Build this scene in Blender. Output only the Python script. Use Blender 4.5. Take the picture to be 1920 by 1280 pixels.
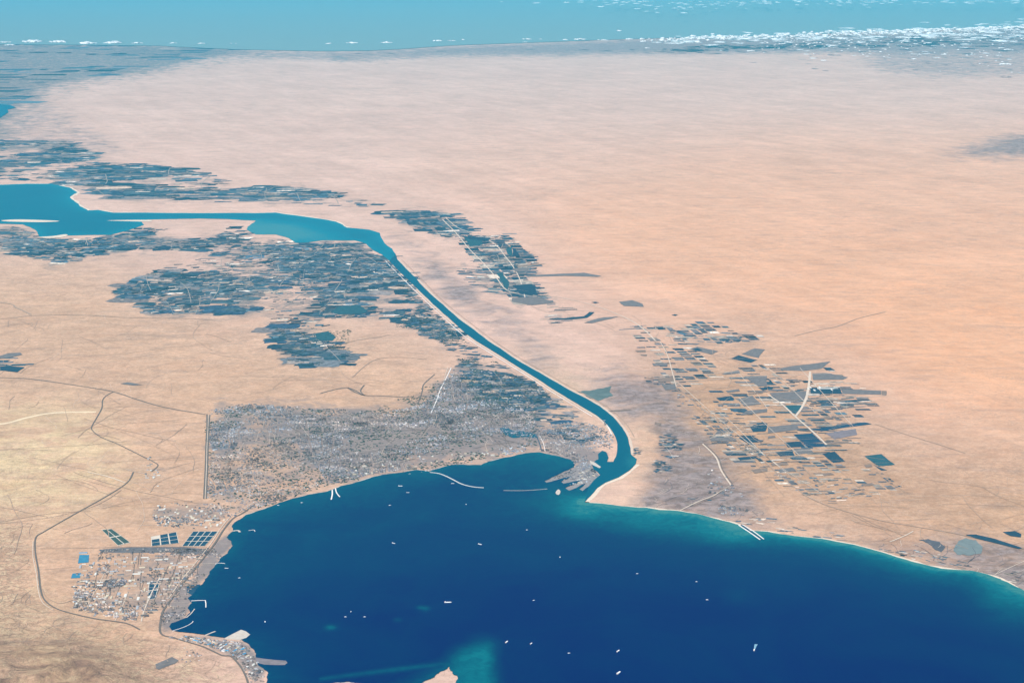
# Scale: 1 Blender unit = 100 m.  x = east, y = north, z = up; origin on the ground below the aeroplane.
import bpy, bmesh, math, random
import numpy as np
from mathutils import Vector, Matrix
from mathutils.geometry import delaunay_2d_cdt
for o in list(bpy.data.objects): bpy.data.objects.remove(o)
SC = bpy.context.scene; COL = SC.collection
random.seed(7); RNG = np.random.default_rng(11)

# ------------------------------------------------------------------ camera, sky, sun, exposure
H = 110.0; FPX = 3450.0; PITCH = math.atan(750.0 / FPX)
cam_d = bpy.data.cameras.new('camera'); cam = bpy.data.objects.new('camera', cam_d); COL.objects.link(cam)
cam.location = (0, 0, H); cam.rotation_euler = (math.pi/2 - PITCH, 0, 0)
cam_d.sensor_width = 36.0; cam_d.lens = 36.0 * FPX / 1920.0
cam_d.clip_start = 1.0; cam_d.clip_end = 60000.0
SC.camera = cam
SUN_EL, SUN_AZ = 52.0, 205.0          # azimuth clockwise from north
W = bpy.data.worlds.new('World'); SC.world = W; W.use_nodes = True
nt = W.node_tree; nt.nodes.clear()
sky = nt.nodes.new('ShaderNodeTexSky'); sky.sky_type = 'NISHITA'; sky.sun_disc = False
sky.sun_elevation = math.radians(SUN_EL); sky.sun_rotation = math.radians(SUN_AZ)
bg = nt.nodes.new('ShaderNodeBackground'); bg.inputs[1].default_value = 0.10
out = nt.nodes.new('ShaderNodeOutputWorld'); nt.links.new(sky.outputs[0], bg.inputs[0]); nt.links.new(bg.outputs[0], out.inputs[0])
sl = bpy.data.lights.new('sun', 'SUN'); sl.energy = 4.2; sl.angle = math.radians(0.5); sl.color = (1.0, 0.965, 0.91)
sun = bpy.data.objects.new('sun', sl); COL.objects.link(sun)
az, el = math.radians(SUN_AZ), math.radians(SUN_EL)
sd = Vector((math.sin(az)*math.cos(el), math.cos(az)*math.cos(el), math.sin(el)))
sun.rotation_euler = sd.to_track_quat('Z', 'Y').to_euler(); sun.location = (0, -50, 200)
SC.view_settings.view_transform = 'Standard'; SC.view_settings.look = 'None'
SC.view_settings.exposure = 0.33; SC.view_settings.gamma = 1.0
HAZE_DENSITY = 0.00023; HAZE_COLOR = (0.04, 0.68, 1.0)
SC.cycles.volume_bounces = 1
SC.cycles.max_bounces = 5

# ------------------------------------------------------------------ map survey: (column, row) in a 1920 x 1280 sight grid -> point on the ground
sp_, cp_ = math.sin(PITCH), math.cos(PITCH)
def G(px, py, z=0.0):
    u = (px-960)/FPX; v = (py-640)/FPX
    t = (H-z)/(sp_+v*cp_)
    return (u*t, (cp_-v*sp_)*t)
def GA(a, z=0.0):
    a = np.asarray(a, float); u = (a[:,0]-960)/FPX; v = (a[:,1]-640)/FPX
    t = (H-z)/(sp_+v*cp_)
    return np.stack([u*t, (cp_-v*sp_)*t], 1)
def GI(xy):                                   # ground point -> sight grid
    x, y = xy[:,0], xy[:,1]; dep = y*cp_+H*sp_; dep = np.where(dep < 1, 1, dep)
    return np.stack([960+FPX*x/dep, 640+FPX*(H*cp_-y*sp_)/dep], 1)
def Z(ox, oy, s):                             # quarter-scale survey sheets
    v = [float(q) for q in s.replace(',', ' ').split()]
    return [(ox+v[i]/4, oy+v[i+1]/4) for i in range(0, len(v), 2)]
def Q(s):
    v = [float(q) for q in s.replace(',', ' ').split()]
    return [(v[i], v[i+1]) for i in range(0, len(v), 2)]
def inpoly(pts, poly):
    pts = np.asarray(pts, float); poly = np.asarray(poly, float)
    x, y = pts[:,0], pts[:,1]; ins = np.zeros(len(pts), bool); j = len(poly)-1
    bb = (x >= poly[:,0].min()) & (x <= poly[:,0].max()) & (y >= poly[:,1].min()) & (y <= poly[:,1].max())
    x, y = x[bb], y[bb]; r = np.zeros(len(x), bool)
    for i in range(len(poly)):
        xi, yi = poly[i]; xj, yj = poly[j]
        if yi != yj:
            r ^= ((yi > y) != (yj > y)) & (x < (xj-xi)*(y-yi)/(yj-yi)+xi)
        j = i
    ins[bb] = r
    return ins
def rough(pts, amp, n=3, closed=False, seed=1):   # fractal shoreline
    rr = random.Random(seed); P_ = [Vector(p) for p in pts]
    if closed: P_.append(P_[0])
    for k in range(n):
        o = [P_[0]]
        for a, b in zip(P_, P_[1:]):
            d = b-a; m = (a+b)/2 + Vector((-d.y, d.x))*rr.uniform(-amp, amp); o += [m, b]
        P_ = o
    if closed: P_.pop()
    return [tuple(p) for p in P_]
def smooth(pts, n=5, closed=False):
    P_ = [np.array(p, float) for p in pts]; L = len(P_); o = []
    rng = range(L if closed else L-1)
    for i in rng:
        if closed: p0, p1, p2, p3 = P_[i-1], P_[i], P_[(i+1) % L], P_[(i+2) % L]
        else: p0, p1, p2, p3 = P_[max(i-1, 0)], P_[i], P_[i+1], P_[min(i+2, L-1)]
        for k in range(n):
            t = k/n
            o.append(tuple(0.5*((2*p1)+(-p0+p2)*t+(2*p0-5*p1+4*p2-p3)*t*t+(-p0+3*p1-3*p2+p3)*t**3)))
    if not closed: o.append(tuple(P_[-1]))
    return o
# numpy value noise
def _h(ix, iy, s):
    n = (ix.astype(np.int64)*374761393 + iy.astype(np.int64)*668265263 + s*974634777) & 0xffffffff
    n = ((n ^ (n >> 13))*1274126177) & 0xffffffff
    return ((n ^ (n >> 16)) & 0xffff)/65535.0
def vnoise(x, y, s=0):
    ix, iy = np.floor(x), np.floor(y); fx, fy = x-ix, y-iy
    fx = fx*fx*(3-2*fx); fy = fy*fy*(3-2*fy)
    a, b, c, d = _h(ix, iy, s), _h(ix+1, iy, s), _h(ix, iy+1, s), _h(ix+1, iy+1, s)
    return (a*(1-fx)+b*fx)*(1-fy)+(c*(1-fx)+d*fx)*fy
def fbm(x, y, o=4, s=0):
    r = 0; a = 0.5; n = 0
    for k in range(o): r = r+a*vnoise(x*2**k+17.3*k, y*2**k-9.1*k, s+k); n += a; a *= 0.5
    return r/n

# ------------------------------------------------------------------ object helpers
def tag(o, label=None, cat=None, group=None, kind=None):
    if label: o['label'] = label
    if cat: o['category'] = cat
    if group: o['group'] = group
    if kind: o['kind'] = kind
    return o
def link(name, me, mat=None, parent=None):
    o = bpy.data.objects.new(name, me); COL.objects.link(o)
    if mat: me.materials.append(mat)
    if parent: o.parent = parent
    return o
def npmesh(name, verts, loops, sizes, colors=None, smoothf=False):
    me = bpy.data.meshes.new(name)
    verts = np.asarray(verts, np.float32); loops = np.asarray(loops, np.int32).ravel(); sizes = np.asarray(sizes, np.int32)
    me.vertices.add(len(verts)); me.vertices.foreach_set('co', verts.ravel())
    me.loops.add(len(loops)); me.loops.foreach_set('vertex_index', loops)
    me.polygons.add(len(sizes)); st = np.concatenate([[0], np.cumsum(sizes)[:-1]]).astype(np.int32)
    me.polygons.foreach_set('loop_start', st); me.polygons.foreach_set('loop_total', sizes)
    if smoothf: me.polygons.foreach_set('use_smooth', np.ones(len(sizes), bool))
    me.update(calc_edges=True)
    for k, c in (colors or {}).items():
        a = me.color_attributes.new(k, 'FLOAT_COLOR', 'POINT')
        c = np.asarray(c, np.float32)
        if c.shape[1] == 3: c = np.concatenate([c, np.ones((len(c), 1), np.float32)], 1)
        a.data.foreach_set('color', c.ravel())
    return me
def polysheet(name, pts, z, mat, kind='structure', parent=None):
    r = delaunay_2d_cdt([Vector(p) for p in pts], [], [list(range(len(pts)))], 1, 1e-5)
    me = bpy.data.meshes.new(name); me.from_pydata([(v.x, v.y, z) for v in r[0]], [], r[2]); me.update()
    fixup(me)
    o = link(name, me, mat, parent)
    if kind: o['kind'] = kind
    return o
def fixup(me):
    if len(me.polygons) and me.polygons[0].normal.z < 0: me.flip_normals()
def ribbon(pts, w, z, wend=None, wob=0):
    P_ = [Vector((p[0], p[1])) for p in pts]; V = []; n = len(P_)
    for i, p in enumerate(P_):
        d = (P_[min(i+1, n-1)]-P_[max(i-1, 0)]).normalized(); q = Vector((d.y, -d.x))
        ww = w if wend is None else w+(wend-w)*i/(n-1)
        if wob: ww *= 1+wob*2.2*(fbm(np.array([p.x*0.35]), np.array([p.y*0.35]), 3, 3)[0]-0.5)*2
        V += [(p.x-q.x*ww/2, p.y-q.y*ww/2, z), (p.x+q.x*ww/2, p.y+q.y*ww/2, z)]
    F = [(2*i, 2*i+1, 2*i+3, 2*i+2) for i in range(n-1)]
    return V, F
def ribbon_obj(name, pts, w, z, mat, kind='structure', thick=0, wend=None, parent=None, wob=0):
    V, F = ribbon(pts, w, z, wend, wob); me = bpy.data.meshes.new(name)
    if thick:
        n = len(V); V = V+[(v[0], v[1], z-thick) for v in V]
        F = F+[(2*i, 2*i+2, 2*i+2+n, 2*i+n) for i in range(n//2-1)]+[(2*i+1, 2*i+1+n, 2*i+3+n, 2*i+3) for i in range(n//2-1)]
        F += [(0, n, n+1, 1), (n-2, n-1, 2*n-1, 2*n-2)]
    me.from_pydata(V, [], F); me.update(); o = link(name, me, mat, parent)
    if kind: o['kind'] = kind
    return o

# ------------------------------------------------------------------ materials
def newmat(name):
    m = bpy.data.materials.new(name); m.use_nodes = True; n = m.node_tree; n.nodes.clear()
    o = n.nodes.new('ShaderNodeOutputMaterial'); b = n.nodes.new('ShaderNodeBsdfPrincipled')
    b.inputs['Roughness'].default_value = 0.9; b.inputs['Specular IOR Level'].default_value = 0.15
    n.links.new(b.outputs[0], o.inputs[0]); return m, n, b
class NB:
    def __init__(s, n): s.n = n; s.l = n.links; s.pos = n.nodes.new('ShaderNodeNewGeometry').outputs['Position']
    def mapping(s, scale=(1,1,1), rot=0, src=None):
        m = s.n.nodes.new('ShaderNodeMapping'); m.inputs['Scale'].default_value = scale; m.inputs['Rotation'].default_value = (0, 0, rot)
        s.l.new(src or s.pos, m.inputs[0]); return m.outputs[0]
    def noise(s, scale, detail=6, rough=0.55, src=None, dist=0.0, col=False):
        t = s.n.nodes.new('ShaderNodeTexNoise'); t.inputs['Scale'].default_value = scale; t.inputs['Detail'].default_value = detail
        t.inputs['Roughness'].default_value = rough; t.inputs['Distortion'].default_value = dist
        s.l.new(src or s.pos, t.inputs['Vector']); return t.outputs[1 if col else 0]
    def ramp(s, f, stops):
        r = s.n.nodes.new('ShaderNodeValToRGB'); e = r.color_ramp.elements
        while len(e) < len(stops): e.new(0.5)
        for k, (p, c) in enumerate(stops):
            e[k].position = p; e[k].color = (c, c, c, 1) if not isinstance(c, tuple) else (*c, 1)
        s.l.new(f, r.inputs[0]); return r.outputs[0]
    def math(s, op, a, b=None, clamp=False):
        m = s.n.nodes.new('ShaderNodeMath'); m.operation = op; m.use_clamp = clamp
        for k, q in enumerate((a, b)):
            if q is None: continue
            if isinstance(q, (int, float)): m.inputs[k].default_value = q
            else: s.l.new(q, m.inputs[k])
        return m.outputs[0]
    def mix(s, f, a, b, mode='MIX'):
        m = s.n.nodes.new('ShaderNodeMix'); m.data_type = 'RGBA'; m.blend_type = mode; m.clamp_result = False
        for i, q in ((0, f), (6, a), (7, b)):
            if isinstance(q, (int, float)): m.inputs[i].default_value = q
            elif isinstance(q, tuple): m.inputs[i].default_value = (*q, 1)
            else: s.l.new(q, m.inputs[i])
        return m.outputs[2]
    def attr(s, name):
        a = s.n.nodes.new('ShaderNodeAttribute'); a.attribute_name = name
        sp = s.n.nodes.new('ShaderNodeSeparateColor'); s.l.new(a.outputs['Color'], sp.inputs[0]); return a.outputs['Color'], sp.outputs
    def bump(s, f, strength, dist, b):
        m = s.n.nodes.new('ShaderNodeBump'); m.inputs['Strength'].default_value = strength; m.inputs['Distance'].default_value = dist
        s.l.new(f, m.inputs['Height']); s.l.new(m.outputs[0], b.inputs['Normal'])
def plain(name, c, rough=0.85, var=0.25, scale=0.8):
    m, n, b = newmat(name); k = NB(n); f = k.noise(scale, 5)
    lo = tuple(q*(1-var) for q in c); hi = tuple(min(1, q*(1+var)) for q in c)
    n.links.new(k.mix(f, lo, hi), b.inputs[0]); b.inputs['Roughness'].default_value = rough; return m
def attrmat(name, scale=2.0, var=0.35, rough=0.9):
    m, n, b = newmat(name); k = NB(n); c, _ = k.attr('Col'); f = k.noise(scale, 4)
    n.links.new(k.mix(1.0, c, k.ramp(f, [(0.3, 1-var), (0.7, 1+var)]), 'MULTIPLY'), b.inputs[0]); b.inputs['Roughness'].default_value = rough; return m

# ground: desert with masks for farmland, town, salt flat with painted coast haze, pale sand, rock
MG, n, b = newmat('desert_ground'); k = NB(n)
ca, A = k.attr('maskA'); cb, B = k.attr('maskB')
big = k.noise(0.006, 4, 0.6); mid = k.noise(0.045, 6, 0.6, dist=0.6)
dune = k.noise(1.0, 9, 0.62, src=k.mapping((0.085, 0.013, 1), 0, src=k.mapping((1, 1, 1), math.radians(-24))), dist=0.4)
grain = k.noise(0.02, 14, 0.76, dist=0.3); grain2 = k.noise(1.0, 12, 0.74, src=k.mapping((0.12, 0.22, 1)), dist=0.3)
fine = k.noise(0.45, 8, 0.68); fine2 = k.noise(2.2, 5, 0.7)
cc, C3 = k.attr('maskC')
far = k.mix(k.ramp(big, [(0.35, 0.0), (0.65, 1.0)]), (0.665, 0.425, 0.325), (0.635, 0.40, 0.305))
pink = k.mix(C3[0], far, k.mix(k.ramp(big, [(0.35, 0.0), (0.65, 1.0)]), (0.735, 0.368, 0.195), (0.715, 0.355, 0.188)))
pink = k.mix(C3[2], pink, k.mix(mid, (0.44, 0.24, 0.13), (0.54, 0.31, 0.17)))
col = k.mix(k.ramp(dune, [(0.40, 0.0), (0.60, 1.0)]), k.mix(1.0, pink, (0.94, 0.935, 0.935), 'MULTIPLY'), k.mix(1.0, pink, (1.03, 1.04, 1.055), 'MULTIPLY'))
tan = k.mix(mid, (0.49, 0.283, 0.175), (0.625, 0.38, 0.235))
col = k.mix(A[2], col, tan)                                   # west bank plain
yel = k.mix(mid, (0.60, 0.41, 0.21), (0.76, 0.56, 0.33))
col = k.mix(k.math('MULTIPLY', B[0], k.ramp(k.noise(0.09, 9, 0.65, dist=0.8), [(0.40, 0.15), (0.56, 1.0)])), col, yel)
col = k.mix(k.ramp(mid, [(0.35, 0.0), (0.5, 0.15), (0.72, 0.0)]), col, (0.38, 0.29, 0.22))
col = k.mix(k.math('MULTIPLY', k.ramp(fine, [(0.50, 0.0), (0.72, 1.0)]), 0.22), col, (0.33, 0.24, 0.18))
col = k.mix(k.math('MULTIPLY', k.ramp(fine2, [(0.55, 0.0), (0.75, 1.0)]), 0.30), col, (0.68, 0.56, 0.42))
gm = k.math('MULTIPLY', k.ramp(grain, [(0.37, 0.92), (0.63, 1.08)]), k.ramp(grain2, [(0.40, 0.95), (0.60, 1.06)]))
col = k.mix(1.0, col, gm, 'MULTIPLY')
col = k.mix(k.math('MULTIPLY', k.ramp(k.noise(1.0, 9, 0.7, src=k.mapping((0.07, 0.20, 1)), dist=0.4), [(0.54, 0.0), (0.60, 1.0)]), 0.22), col, (0.27, 0.20, 0.17))
crk = k.math('MULTIPLY', k.ramp(k.noise(0.13, 12, 0.72, dist=0.4), [(0.488, 0.0), (0.503, 1.0), (0.518, 0.0)]), k.ramp(k.noise(0.03, 6, 0.7), [(0.46, 0.0), (0.56, 1.0)]))
col = k.mix(k.math('MULTIPLY', crk, 0.42), col, (0.27, 0.19, 0.15))
crl = k.ramp(k.noise(0.17, 12, 0.72, dist=0.4), [(0.490, 0.0), (0.503, 1.0), (0.516, 0.0)])
col = k.mix(k.math('MULTIPLY', crl, 0.20), col, (0.74, 0.60, 0.46))
gr3 = k.math('MULTIPLY', k.ramp(k.noise(0.9, 9, 0.78), [(0.40, 0.84), (0.60, 1.12)]), k.ramp(k.noise(0.16, 9, 0.7, dist=0.5), [(0.42, 0.91), (0.58, 1.07)]))
col = k.mix(k.math('ADD', k.math('ADD', A[2], C3[2], True), 0.25, True), col, k.mix(1.0, col, gr3, 'MULTIPLY'))
# pale wadis scribbled over the foothills
rid = k.noise(0.22, 10, 0.70, dist=0.5)
wad = k.ramp(k.noise(0.16, 10, 0.66, dist=0.6), [(0.465, 0.0), (0.50, 0.95), (0.535, 0.0)])
col = k.mix(k.math('MULTIPLY', wad, B[2]), col, (0.66, 0.50, 0.31))
dk = k.ramp(k.noise(0.32, 10, 0.72, dist=0.5), [(0.475, 0.0), (0.505, 0.85), (0.535, 0.0)])
col = k.mix(k.math('MULTIPLY', dk, k.math('ADD', B[2], 0.18, True)), col, (0.22, 0.145, 0.10))
spk = k.math('MULTIPLY', k.ramp(k.noise(1.5, 8, 0.8), [(0.55, 0.0), (0.60, 1.0)]), k.ramp(k.noise(0.07, 6, 0.7), [(0.48, 0.1), (0.56, 1.0)]))
col = k.mix(k.math('MULTIPLY', spk, 0.5), col, (0.20, 0.14, 0.11))
# dark rock hills
rock = k.ramp(rid, [(0.38, (0.17, 0.10, 0.07)), (0.47, (0.30, 0.185, 0.115)), (0.55, (0.42, 0.27, 0.16)), (0.66, (0.56, 0.40, 0.24))])
col = k.mix(k.math('MULTIPLY', B[1], k.ramp(k.noise(0.05, 8, 0.7, dist=0.6), [(0.42, 0.35), (0.56, 0.95)])), col, rock)
# salt flat / damp ground, plus haze painted along the far coast
salt = k.mix(mid, (0.12, 0.105, 0.115), (0.27, 0.22, 0.205))
sm = k.ramp(k.math('ADD', A[1], k.math('MULTIPLY', k.math('SUBTRACT', k.noise(0.09, 6, 0.6, dist=0.8), 0.5), 0.9)), [(0.18, 0.0), (0.5, 1.0)])
col = k.mix(k.math('MULTIPLY', sm, 0.8), col, k.mix(1.0, salt, k.ramp(k.noise(0.35, 10, 0.75, dist=0.6), [(0.42, 0.6), (0.58, 1.45)]), 'MULTIPLY'))
tn = k.ramp(k.math('ADD', C3[1], k.math('MULTIPLY', k.math('SUBTRACT', k.noise(0.13, 7, 0.65, dist=0.6), 0.5), 1.1)), [(0.3, 0.0), (0.6, 1.0)])
col = k.mix(k.math('MULTIPLY', tn, 0.8), col, k.mix(fine, (0.085, 0.09, 0.11), (0.27, 0.24, 0.225)))
# cultivated soil between the parcels
fm_ = k.ramp(k.math('ADD', A[0], k.math('MULTIPLY', k.math('SUBTRACT', k.noise(0.11, 8, 0.62, dist=0.5), 0.5), 1.9)), [(0.26, 0.0), (0.72, 1.0)])
soil = k.mix(k.ramp(fine, [(0.38, 0.0), (0.58, 1.0)]), (0.04, 0.08, 0.11), (0.22, 0.19, 0.17))
col = k.mix(k.math('MULTIPLY', fm_, 0.82), col, soil)
n.links.new(col, b.inputs[0]); b.inputs['Roughness'].default_value = 1.0; b.inputs['Specular IOR Level'].default_value = 0.0
k.bump(rid, 0.9, 1.2, b)
bn = [x for x in n.nodes if x.type == 'BUMP'][0]; n.links.new(k.math('ADD', k.math('MULTIPLY', B[1], 0.8), k.math('ADD', k.math('MULTIPLY', B[2], 0.65), 0.10), True), bn.inputs['Strength'])

def watermat(name, ramp, rough=0.35, wave=0.15):
    m, n, b = newmat(name); k = NB(n); c, S = k.attr('depth')
    v = k.math('ADD', S[0], k.math('MULTIPLY', k.math('SUBTRACT', k.noise(0.03, 10, 0.68, dist=1.6), 0.5), 0.40))
    v = k.math('ADD', v, k.math('MULTIPLY', k.math('MULTIPLY', k.math('SUBTRACT', k.noise(0.35, 8, 0.7, dist=1.8), 0.5), S[0]), 1.1))
    n.links.new(k.ramp(v, ramp), b.inputs[0]); b.inputs['Roughness'].default_value = rough
    b.inputs['IOR'].default_value = 1.33; b.inputs['Specular IOR Level'].default_value = 0.05
    k.bump(k.noise(1.6, 4, 0.6), wave, 0.05, b); return m
M_BAY = watermat('bay_water', [(0.0, (0.000, 0.003, 0.074)), (0.25, (0.000, 0.024, 0.082)), (0.5, (0.0, 0.066, 0.105)), (0.75, (0.002, 0.125, 0.15)), (1.0, (0.04, 0.18, 0.17))])
M_LAKE = watermat('lake_water', [(0.0, (0.0, 0.105, 0.16)), (0.3, (0.0, 0.13, 0.185)), (0.6, (0.0, 0.165, 0.22)), (1.0, (0.04, 0.20, 0.225))])
M_CANAL = watermat('canal_water', [(0.0, (0.0, 0.080, 0.125)), (1.0, (0.01, 0.13, 0.16))])
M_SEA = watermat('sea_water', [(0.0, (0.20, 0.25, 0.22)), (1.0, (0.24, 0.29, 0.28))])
M_BEACH = plain('beach_sand', (0.68, 0.55, 0.42), var=0.2)
M_BANK = plain('spoil_bank', (0.60, 0.46, 0.35), var=0.25, scale=1.5)
M_ROAD = plain('asphalt_road', (0.155, 0.125, 0.105), var=0.35, scale=3)
M_ROADP = plain('dusty_road', (0.62, 0.50, 0.39), var=0.2)
M_TRACK = plain('faint_track', (0.36, 0.25, 0.18), var=0.2)
M_PARCEL = attrmat('field_crops', 0.7, 0.45)
M_BLOCK = attrmat('town_roofs', 1.5, 0.2)
M_STONE = plain('breakwater_stone', (0.60, 0.58, 0.54), scale=4)
M_CONC = plain('quay_concrete', (0.52, 0.45, 0.38), scale=1.5)
M_TOWN = plain('town_ground', (0.23, 0.205, 0.19), var=0.5, scale=0.6)

# ------------------------------------------------------------------ shorelines
bayW = Q('''497 1288, 500 1270, 503 1262, 492 1252, 484 1247, 480 1226, 470 1214, 462 1205, 452 1199, 422 1196, 410 1194, 385 1190, 350 1186, 322 1182,
 317 1175, 322 1168, 335 1164, 349 1158, 357 1148, 352 1140, 360 1130, 352 1121, 365 1110, 372 1100, 380 1095, 384 1086, 390 1080, 400 1065, 412 1048, 427 1037, 436 1024,
 434 1015, 425 1008, 430 1001, 437 996, 436 990, 435 985, 447 975, 460 966, 480 959, 510 949, 542 937, 580 927, 612 922, 640 911, 660 907, 697 895, 717 890, 755 886, 780 881,
 805 884, 830 876, 855 871, 880 872, 902 872, 917 865, 937 860, 960 856, 985 850, 1010 848, 1030 852, 1052 857, 1070 862, 1077 870, 1076 876''')
bayD = Q('''1076 876, 1066 881, 1050 888, 1021 902, 1025 905, 1040 901, 1057 896, 1072 893, 1052 903, 1056 907, 1075 903, 1092 900, 1078 908, 1060 915,
 1067 920, 1084 913, 1098 906, 1086 917, 1092 921, 1104 912''')
bayE = Q('''1096 942, 1135 945, 1165 949, 1197 952, 1212 952, 1235 956, 1272 958, 1310 964, 1347 974, 1385 984, 1405 995, 1440 997, 1490 1005, 1540 1010, 1600 1021, 1652 1035,
 1690 1047, 1727 1057, 1765 1066, 1822 1070, 1852 1077, 1890 1092, 1920 1107, 1960 1132, 2040 1180, 2200 1290, 2400 1500''')
bayS = Q('''1600 2000, 1000 1800, 880 1450, 856 1310, 850 1285, 848 1262, 843 1249, 836 1255, 826 1259, 815 1268, 803 1274, 790 1281, 760 1288, 720 1287, 685 1282, 655 1278, 632 1279, 610 1284, 570 1300, 530 1305''')
ground = lambda pts: [G(*p) for p in pts]
bay_poly = (rough(ground(bayW), 0.07, 3, seed=3)[:-1]+rough(ground(bayD), 0.05, 2, seed=4)+rough(ground(bayE), 0.035, 3, seed=5)+rough(ground(bayS), 0.16, 3, seed=6))
canW = Q('''1104 912, 1113 901, 1125 891, 1119 884, 1113 880, 1110 872, 1116 864, 1122 861, 1121 852, 1129 845, 1137 848, 1141 858, 1138 866, 1150 866, 1155 856, 1157 845,
 1157 830, 1151 814, 1143 802, 1132 790, 1120 780, 1095 765, 1070 750, 1047 736, 1025 722, 997 704, 960 681, 892 639, 867 620, 830 587, 795 554, 755 515, 737 497, 730 489''')
canE = Q('''742 477, 745 487, 780 522, 817 560, 842 582, 880 612, 915 639, 960 669, 985 684, 1022 705, 1060 727, 1097 746, 1125 762, 1150 782, 1167 802, 1177 820, 1182 840, 1183 852,
 1194 861, 1192 870, 1180 882, 1160 895, 1135 905, 1120 915, 1110 927, 1096 942''')
canal_poly = rough(ground(canW), 0.012, 2, seed=8)+rough(ground(canE), 0.012, 2, seed=9)
lakS = Q('''730 489, 715 477, 700 470, 685 457, 665 451, 635 451, 605 451, 575 455, 555 456, 542 447, 517 440, 480 440, 462 430, 470 421, 480 414, 425 411, 375 410, 330 411, 275 412, 265 416, 270 422, 240 432,
 207 441, 170 441, 127 442, 105 445, 75 444, 67 432, 42 421, 0 420, -80 418, -250 425''')
lakN = Q('''-250 352, -60 347, 0 347, 50 345, 95 345, 130 352, 145 361, 131 370, 150 387, 165 395, 185 394, 212 399, 275 399, 375 400, 480 400, 517 399, 567 406, 630 416, 650 427, 692 431, 712 437, 742 477''')
lake_poly = rough(ground(lakS), 0.03, 3, seed=10)+rough(ground(lakN), 0.03, 3, seed=11)
medC = Q('''-2200 110, -900 92, -300 86, 0 84, 300 87, 450 94, 600 97, 690 96, 750 93, 850 86, 960 82, 1100 77, 1250 72, 1440 68, 1600 62, 1920 52, 2300 40, 3200 20, 4200 8''')

# ------------------------------------------------------------------ ground sheet (fan grid, coarser with distance) and its masks
yr = np.concatenate([np.linspace(-360, 235, 20), 240*np.exp(np.linspace(0, math.log(11000/240), 1000))])
tc = np.concatenate([np.linspace(-4, -0.34, 40)[:-1], np.linspace(-0.34, 0.34, 880), np.linspace(0.34, 4, 40)[1:]])
X = (yr[:,None]+400)*0 + (np.maximum(yr, -390)[:,None]+0)*0
X = tc[None,:]*(yr[:,None]+ (400*np.exp(-np.maximum(yr,0)/120))[:,None]); Y = np.repeat(yr[:,None], len(tc), 1)
gx, gy = X.ravel(), Y.ravel(); NR, NC = X.shape
gp = GI(np.stack([gx, gy], 1)); gp[gy < 60] = (-9999, 99999)
def blur(m, n):
    m = m.reshape(NR, NC).astype(float)
    for ax in (0, 1):
        for _ in range(2):
            c = np.cumsum(np.pad(m, [(n+1, n) if a == ax else (0, 0) for a in (0, 1)], mode='edge'), axis=ax)
            if ax == 0: m = (c[2*n+1:]-c[:-2*n-1])/(2*n+1)
            else: m = (c[:,2*n+1:]-c[:,:-2*n-1])/(2*n+1)
    return m.ravel()
def mask(polys, n=4):
    m = np.zeros(len(gx))
    for p, v in polys: m = np.maximum(m, inpoly(gp, p)*v)
    return blur(m, n)
CITY_A = Q('392 768 460 757 520 760 560 775 560 800 520 815 470 800 440 840 400 845 392 830')
CITY_B = Q('520 760 620 765 700 775 790 760 815 735 845 700 900 740 990 770 1010 800 1005 846 985 846 940 856 900 866 850 867 800 876 700 888 640 905 612 905 600 880 560 850 550 800')
CITY_C = Q('392 836 440 838 468 802 520 814 556 802 556 850 566 848 640 846 590 870 610 905 575 921 520 942 470 955 440 968 400 955 388 930')
CITY_D = Q('845 680 900 685 970 700 1030 740 1015 775 1005 800 960 790 900 775 850 760 830 740')
CITY_E = Q('1010 800 1080 790 1130 800 1150 825 1150 840 1105 850 1100 860 1118 886 1095 900 1078 872 1070 858 1030 848 1012 845')
CITY_F = Q('285 950 330 940 380 940 430 955 432 980 400 994 290 985')
CITY_G = Q('185 1030 400 1028 425 1035 400 1065 372 1100 352 1125 350 1155 305 1170 296 1140 268 1160 245 1165 140 1142 135 1100 180 1060')
CITY_H = Q('310 1188 380 1195 425 1200 455 1205 478 1225 488 1248 498 1270 488 1285 470 1285 455 1252 430 1228 380 1208 320 1196')
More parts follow.
